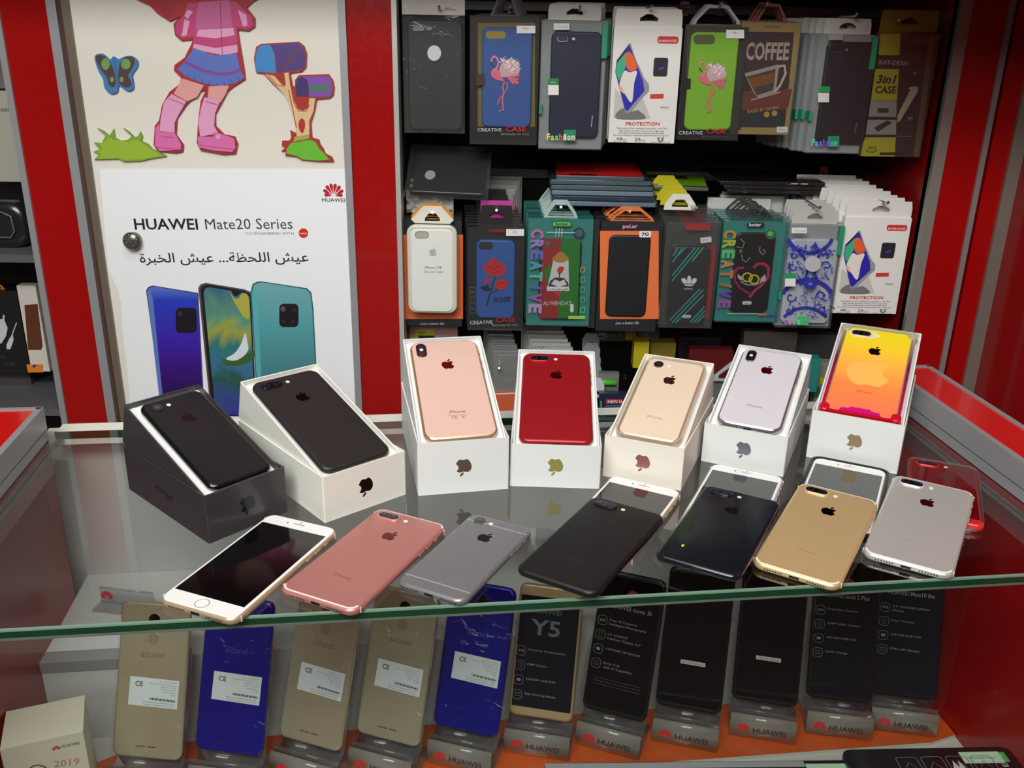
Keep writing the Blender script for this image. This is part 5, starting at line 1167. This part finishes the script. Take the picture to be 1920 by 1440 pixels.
b = MB(); b.frame(rr(-.0356, -.0019, .0356, .1403, .0125, 8), rr(-.0339, -.0002, .0339, .1386, .0100, 8), -.0004, .0082, CC)
b.build('clear_case', r)
S = boxset(.2541, .9299, -23.9, .0906, .1628, .0461, 18.1, 'white', 'holding the silver glass phone', CARD, mat((112, 112, 122), .25, .5))
r = intray(S, .0709, .1436, .0077, 'silver white glass phone with upright camera in a white tray', dz=.001)
phone_parts(r, .0709, .1436, .0077, 'vertical', mat((176, 172, 172), .14, .85), accent=mat((150, 148, 150), .2, .6), logo=mat((160, 22, 30), .12, .9), txt=(150, 134, 144), glassback=mat((212, 206, 213), .08, coat=.5), rad=.0122)  # red of the logo is a painted mirror reflection
S = boxset(.3791, .944, -25.0, .0974, .1783, .0575, 20.7, 'white', 'holding the yellow orange cased phone', CARD, mat((150, 132, 100), .25, .5))
r = intray(S, *P7, 'phone in a yellow to orange see through case in the rightmost tray', dz=.003, dx=0, dy=-.002)
GR = grad([(0, (250, 118, 84)), (.3, (252, 138, 72)), (.55, (250, 176, 70)), (.8, (244, 206, 44)), (1, (236, 216, 30))], 'Y', 0, .158, .12, .12, 18)
phone_parts(r, *P7, 'dual', alu((214, 190, 160)), accent=mat((226, 196, 160), .25, .4), logo=mat((70, 16, 56), .12, .9), txt=(206, 92, 60), glassback=GR, buttons=False)
GB = grad([(0, (196, 18, 40)), (.25, (176, 14, 60)), (.6, (110, 24, 60)), (.85, (150, 130, 110)), (1, (176, 172, 150))], 'Y', 0, .158, .2)
b = MB(); b.frame(rr(-.0415, -.0024, .0415, .1606, .014, 8), rr(-.0386, .0006, .0386, .1576, .0105, 8), -.0004, .0090, GB); b.build('case_rim', r)
b = MB()
for sx in (-1, 1):
    for yy in (.004, .1542): b = MB(); b.slab(sx*.0375-.0055, yy-.0065, sx*.0375+.0055, yy+.0065, .0, .0094, .005, .002, GB, bottom=False); b.build('corner_bumper', r)
b = MB(); b.prism(rr(-.0335, .138, -.0010, .1525, .0072, 5), .0072, .00752, mat((232, 214, 170), .3)); b.build('camera_cutout', r)
A = Art(r, Matrix.Translation((0, 0, .0076)), .00006); A.shape((250, 184, 88), FRUIT, (-.002, .078), .056, rot=R(4)); A.done('case_emblem')
b = MB(); b.prism([(-.022, .0015), (.022, .0015), (.020, .006), (.012, .007), (.010, .0095), (-.010, .0095), (-.012, .007), (-.020, .006)], .0074, .0088, mat((206, 20, 120), .25, coat=.5)); b.build('case_ridge', r)

# ================================================================== inside the case: phones on acrylic stands
FZ = FLOOR_Z+.004
ords = ['leftmost', 'second', 'third', 'fourth', 'fifth', 'sixth', 'seventh', 'eighth', 'ninth', 'tenth', 'rightmost']
def stand_phone(i, cx, cy, yaw, kind, label, Lp=.165, Wp=.0762, tilt=23.):
    """cx, cy: where the middle of the phone's lower end is seen"""
    zb = FZ+.032; p = atz(cx, cy, zb); t, ti = R(yaw), R(tilt)
    ax = Vector((cos(t), sin(t), 0)); fy = Vector((-sin(t), cos(t), 0)); ay = fy*sin(ti)+Vector((0, 0, 1))*cos(ti); n = ax.cross(ay)
    # stand
    base = Vector((p.x, p.y, FZ+.0004))
    st = thing('acrylic_stand', frame(base, ax, fy, (0, 0, 1)), 'clear acrylic phone stand with red petal logo, %s in the case row' % ords[i] if i not in (0, 10) else 'clear acrylic phone stand with red petal logo, %s in the case row' % ords[i], 'display stand', 'acrylic stands in the case')
    w = .074; th = .0022
    FROST = glass((225, 222, 218), .06, .06, haze=.55, hazec=(158, 152, 144))
    def bent(prof, name, lab=None):
        b = MB(); N = len(prof)
        vs = []
        for s_ in (-1, 1): vs += [(s_*w/2, y, z) for y, z in prof]
        for s_ in (-1, 1):
            vs2 = []
        b.add(vs, [(k, k+1, N+k+1, N+k) for k in range(N-1)], FROST if name == 'front_plate' else ACRYL, True)
        o = b.build(name, st)
        sm = o.modifiers.new('thickness', 'SOLIDIFY'); sm.thickness = th; sm.offset = 0
        return o
    bent([(-.028, .0016), (-.026, .024), (-.0225, .0285)], 'front_plate')
    bent([(-.028, .0016), (.030, .0016)], 'foot')
    s_, c_ = sin(ti), cos(ti); zz = .032; off = -.0045
    bent([(.0+off*-.8, zz-.006), (.0+off*-.8+s_*.12, zz-.006+c_*.12)], 'back_plate')
    bent([(.005, zz-.006), (-.0125, zz-.0125), (-.0165, zz-.009), (-.0195, zz+.001)], 'lip')
    A = Art(st, frame((0, -.0282, .0016), (1, 0, 0), Vector((0, .0022, .0224)).normalized(), Vector((0, -.0224, .0022)).normalized()) @ Matrix.Translation((0, 0, .0012)))
    A.shape((206, 30, 36), PETALS, (-.022, .0125), .013); A.text((52, 50, 50), 'HUAWEI', (-.011, .0075), (.026, .0075), .0065, bold=.02); A.done('print')
    ph = thing('phone', frame(p+n*.0002, ax, ay, n), label, 'phone'); return ph
def sticker(r, W, T, y, rot=0.):
    M = Matrix.Translation((.004, y, T)) @ Matrix.Rotation(rot, 4, 'Z')
    A = Art(r, M, .00005); w, h = .054, .030
    A.rect((214, 222, 222), -w/2, -h/2, w/2, h/2); K_ = (60, 62, 64)
    A.text(K_, 'CE', (-w/2+.006, h/2-.0095), (-w/2+.0145, h/2-.0095), bold=.02)
    for k, (t, x) in enumerate((('Model 5099', .006), ('Mobile Phone Device', -.006), ('Rated 5V 2A', .008), ('Made in China', .008), ('Assembled', .010), ('IMEI', .018))):
        A.text((120, 124, 126), t, (x, h/2-.0035-.0026*k), (w/2-.003, h/2-.0035-.0026*k), .0011)
    for k in range(20):
        x = -.004+k*.00145; A.rect((90, 92, 94), x, -.0075, x+.0005+.0004*(k % 3), -.0052)
    A.text((110, 114, 116), 'For more information visit', (-.010, -.0102), (w/2-.003, -.0102), .0011); A.text((110, 114, 116), 'www support online', (-.010, -.0128), (w/2-.003, -.0128), .0011)
    A.done('regulatory_sticker', 'white sticker with CE mark')
def back_phone(i, cx, cy, yaw, col, cname, lab):
    L, W, T = .165, .0762, .0082; r = stand_phone(i, cx, cy, yaw, 'back', lab)
    bm = mat(col, .25, .45, coat=.4, bscale=12, var=.10)
    b = MB(); b.slab(-W/2, 0, W/2, L, 0, T, .009, .0032, bm, n=6, k=3); b.build('body', r)
    b = MB(); b.prism(ell(0, L-.018, .0062, .0062), T, T+.0008, mat((20, 20, 22), .15, coat=.5)); b.build('camera_lens', r)
    b = MB(); b.prism(ell(0, L-.0285, .0017, .0017, 12), T, T+.0003, mat((226, 222, 190), .3)); b.build('flash', r)
    b = MB(); b.prism(ell(0, L-.038, .0062, .0062), T-.0003, T+.0002, mat(tuple(int(c*.86) for c in col), .3, .4)); b.build('fingerprint_pad', r)
    A = Art(r, Matrix.Translation((0, 0, T))); A.text(tuple(int(c*.62+30) if cname == 'blue' else int(c*.6) for c in col), 'alcatel', (-.0125, L-.0585), (.0125, L-.0585), bold=.01); A.done('lettering')
    sticker(r, W, T, .070, R(-1.5))
    b = MB()
    for k in range(10):
        x = -.011+k*.0022; 
        if k == 5: continue
        b.box(x-.0009, .0125, T-.0002, x+.0009, .0135, T+.0001, mat((24, 22, 20), .5))
    b.build('speaker_grille', r)['kind'] = 'stuff'
    b = MB(); b.add([(-W/2-.001, -.001, T+.0009), (W/2+.001, -.001, T+.0009), (W/2+.001, L+.001, T+.0009), (-W/2-.001, L+.001, T+.0009)], [(0, 1, 2, 3)], glass((250, 250, 250), .08, .03, bump=.42, bscale=24)); b.build('protective_film', r)
    return r
GOLD = (192, 182, 152); BLU = (30, 33, 158)
back_phone(0, 280, 1418, -5, GOLD, 'gold', 'gold back phone with white sticker, leftmost in the case')
back_phone(1, 433, 1408, -8, BLU, 'blue', 'dark blue back phone second from the left in the case')
back_phone(2, 585, 1392, -19, GOLD, 'gold', 'gold back phone standing right of the left blue phone')
back_phone(3, 730, 1384, -18, GOLD, 'gold', 'gold back phone standing left of the right blue phone')
back_phone(4, 875, 1368, -16, BLU, 'blue', 'bright blue back phone fifth from the left in the case')
ICO = (96, 92, 96); TX = (128, 122, 126)
def face_phone(i, cx, cy, yaw, label, title, rows, Lp=.162, Wp=.0752, frm=None, screen=(16, 14, 16), logo=True, blank=None):
    T = .0078; r = stand_phone(i, cx, cy, yaw, 'front', label, Lp, Wp)
    b = MB(); b.slab(-Wp/2, 0, Wp/2, Lp, 0, T, .0085, .0030, frm or mat((22, 22, 24), .3), n=6, k=3); b.build('body', r)
    b = MB(); b.slab(-Wp/2+.003, .0055 if frm is None else .011, Wp/2-.003, Lp-(.0055 if frm is None else .013), T-.0005, T+.0003, .005 if frm is None else .001, .0002, mat(screen, .10, coat=.5), n=4, k=1); b.build('screen', r)
    A = Art(r, Matrix.Translation((0, 0, T+.0003)), .00005)
    if logo: A.shape((176, 22, 38), PETALS, (.002, Lp-.0225), .0125); A.text((100, 96, 98), 'HUAWEI', (-.0035, Lp-.0325), (.0075, Lp-.0325), bold=.01)
    if title == 'Y5':
        A.text((70, 76, 84), 'HUAWEI', (-.022, Lp-.032), (.014, Lp-.032), .0055, bold=.01); A.text((84, 96, 106), 'Y5', (-.020, Lp-.056), (.014, Lp-.056), .017, bold=.02)
    elif title: A.text((140, 134, 138), title, (-.026, Lp-.042), (.026, Lp-.042), .0050, bold=.01)
    y = Lp-(.054 if title != 'Y5' else .072)
    for ic, (a, c) in enumerate(rows):
        x0 = -.0335; A.line(ICO, rr(x0, y-.0095, x0+.0105, y+.001, .0035, 3)+[rr(x0, y-.0095, x0+.0105, y+.001, .0035, 3)[0]], .0007)
        k = ic % 4
        if k == 0: A.ell(ICO, x0+.0035, y-.0042, .0016, .0016); A.ell(ICO, x0+.007, y-.0042, .0016, .0016)
        elif k == 1: A.line(ICO, [(x0+.0038, y-.0072), (x0+.0068, y-.0072), (x0+.0068, y-.0012), (x0+.0038, y-.0012), (x0+.0038, y-.0072)], .0006)
        elif k == 2: A.rect((130, 126, 130), x0+.003, y-.0058, x0+.0076, y-.0026)
        else: A.line(ICO, [(x0+.0028, y-.0058), (x0+.0078, y-.0058), (x0+.0078, y-.0026), (x0+.0028, y-.0026), (x0+.0028, y-.0058)], .0007)
        A.text(TX, a, (-.020, y-.0032), (-.020+.0021*len(a), y-.0032), .0024, bold=.01)
        if c: A.text(TX, c, (-.020, y-.0078), (-.020+.0019*len(c), y-.0078), .0024, bold=.01)
        y -= .0165
    if blank:
        A.rect((196, 196, 194), -.014, blank, .014, blank+.0045)
        for k in range(16): A.rect((120, 118, 118), -.0125+k*.0016, blank+.001, -.0118+k*.0016, blank+.0034)
    if not (logo and rows and title == 'HUAWEI nova 3i'): A.done('screen_print')
    else:
        for k, t in enumerate(('The actual screen area is slightly smaller', 'The figures above are typical values and may', 'vary. Please refer to the actual product.')): A.text((80, 76, 80), t, (-.028, y-.004-.0035*k), (.026, y-.004-.0035*k), .0016)
        A.done('screen_print')
    return r
face_phone(5, 1014, 1344, -11, 'gold framed phone reading Y5 in grey, sixth in the case row', 'Y5', [('Powerful Performance', ''), ('13MP Camera', ''), ('2GB RAM+16GB ROM', ''), ('Safe Driving Mode', '')], .150, .0735, frm=mat((176, 150, 110), .35, .3), screen=(22, 26, 34), logo=False)
face_phone(6, 1152, 1338, -20, 'black screen phone listing nova 3i features in the case row', 'HUAWEI nova 3i', [('Four AI Cameras', 'Intelligent Photography'), ('6.3" HUAWEI', 'FullView Display 2.0"'), ('4 GB RAM+128 GB ROM', ''), ('Kirin 710', 'with AI Capability')])
face_phone(7, 1290, 1328, -14, 'black phone with small white strip and no text, eighth in the case row', '', [], logo=False, blank=.052)
face_phone(8, 1432, 1316, -12, 'black phone with small white strip standing left of the nova 2 phone', '', [], logo=False, blank=.050)
face_phone(9, 1571, 1311, -9, 'dark screen phone listing nova 2 Plus features in the case row', 'HUAWEI nova 2 Plus', [('Dual Rear Camera', ''), ('20MP Selfie Camera', ''), ('4GB RAM+64GB ROM', ''), ('Quick Charge', '')], screen=(26, 24, 30))
face_phone(10, 1691, 1305, -10, 'dark screen phone listing Mate10 lite features, rightmost in the case', 'HUAWEI Mate10 lite', [('5.9" HUAWEI FullView', 'Display'), ('Four Cameras', ''), ('4GB RAM 64GB ROM', ''), ('3340 mAh Battery', '')], screen=(26, 27, 34))
# spare stand lying on the white step
p = atz(240, 1135, PLAT_Z); st = thing('acrylic_stand', frame(p, Vector((cos(R(-9)), sin(R(-9)), 0)), Vector((sin(R(9)), cos(R(9)), 0)), (0, 0, 1)), 'spare clear acrylic stand lying on the white step at left', 'display stand')
b = MB(); b.box(-.035, 0, 0, .035, .0022, .02, ACRYL); b.box(-.035, -.02, .0, .035, .0, .0022, ACRYL); b.tube([(-.034, .001, .021), (.034, .001, .021)], .0012, ACRYL, 6); b.build('plate', st)
A = Art(st, Matrix.Translation((0, -.0005, 0)) @ FRONT); A.shape((216, 40, 44), PETALS, (-.026, .012), .015); A.done()
# ---- cartons at lower left
zt = -.20
q = [atz(x, y, zt) for x, y in ((-60, 1425), (155, 1377), (166, 1302), (-40, 1345))]
cb = (q[0]+q[1]+q[2]+q[3])/4
o = q[1]; dx_ = (q[1]-q[0]).normalized(); dy_ = Vector((-dx_.y, dx_.x, 0)); wl = inv(o)[0]+.392; dl = (q[2]-q[1]).length*.93; o = o + (q[2]-q[1])*.06; wl -= .004
r = thing('carton', frame((o.x, o.y, FLOOR_Z+.0005), dx_, dy_, (0, 0, 1)), 'cream carton printed 2019 standing in the lower left corner of the case', 'box')
b = MB(); b.box(-wl, 0, 0, 0, dl, zt-FLOOR_Z, mat((204, 198, 176), .45)); b.build('body', r)
A = Art(r, FRONT).view(0, 1100, .23607); A.shape((176, 34, 40), PETALS, (446, 1282), 46); A.text((70, 68, 64), 'HUAWEI', (488, 1282), (632, 1252), 22, bold=.01); A.text((176, 110, 96), '2019', (428, 1436), (630, 1410), 52); A.line((34, 34, 34), [(225, 1450), (260, 1425), (305, 1415), (350, 1428), (380, 1450)], 12); A.done()
p = atz(196, 1396, FLOOR_Z+.001)
# ---- flat retail packs at the front of the case floor
PZ = -.262
b = MB(); b.box(.02, .684, .0, .61, .712, PZ-.001-FLOOR_Z-.0005, mat((120, 112, 100), .5)); r = thing('carton', frame_c(), 'low grey carton under the black retail packs at the front of the case', 'box'); b.build('body', r)
for k, (x0, x1, yt, lab) in enumerate(((1575, 1890, 1404, 'black retail pack with white green label lying at the front right of the case'), (1018, 1640, 1429, 'long black retail pack lying at the front middle of the case'))):
    zz = PZ+.018-.006*k; a = atz(x0, yt, zz); c = atz(x1, yt-6, zz); d = (c-a); wd = d.length; d.normalize(); e_ = Vector((-d.y, d.x, 0)); h_ = .036-.012*k
    r = thing('retail_pack', frame(Vector((a.x, a.y, PZ))-e_*h_, d, e_, (0, 0, 1)), lab, 'retail pack')
    H_ = zz-PZ; b = MB(); b.slab(0, 0, wd, h_, 0, H_, .01, .002, mat((26, 24, 28), .2, coat=.6)); b.build('body', r)
    A = Art(r, Matrix.Translation((0, 0, H_)), .00006)
    if k == 0:
        A.rect((176, 206, 176), wd-.058, h_-.024, wd-.016, h_-.008); A.rect((70, 160, 80), wd-.016, h_-.023, wd-.010, h_-.009); A.text((90, 110, 90), 'ORIGINAL', (wd-.054, h_-.018), (wd-.022, h_-.018), .003)
        for j in range(4):
            x = .052+j*.026; A.line((120, 116, 118), rr(x, h_-.036, x+.022, h_-.014, .003, 2)+[(x+.022, h_-.017)], .0007); A.line((120, 116, 118), [(x+.005, h_-.03), (x+.011, h_-.021), (x+.017, h_-.03)], .0007)
        A.text((190, 188, 186), 'E03', (.164, h_-.030), (.164, h_-.012), .006); A.poly((190, 188, 186), [(wd-.075, h_-.035), (wd-.070, h_-.02), (wd-.067, h_-.03), (wd-.064, h_-.02), (wd-.060, h_-.035)])
    else:
        A.rect((150, 150, 152), .002, h_-.010, wd*.78, h_-.002); A.rect((176, 206, 176), wd-.075, h_-.024, wd-.02, h_-.006); A.rect((70, 180, 80), wd-.02, h_-.02, wd-.014, h_-.006)
    A.done()
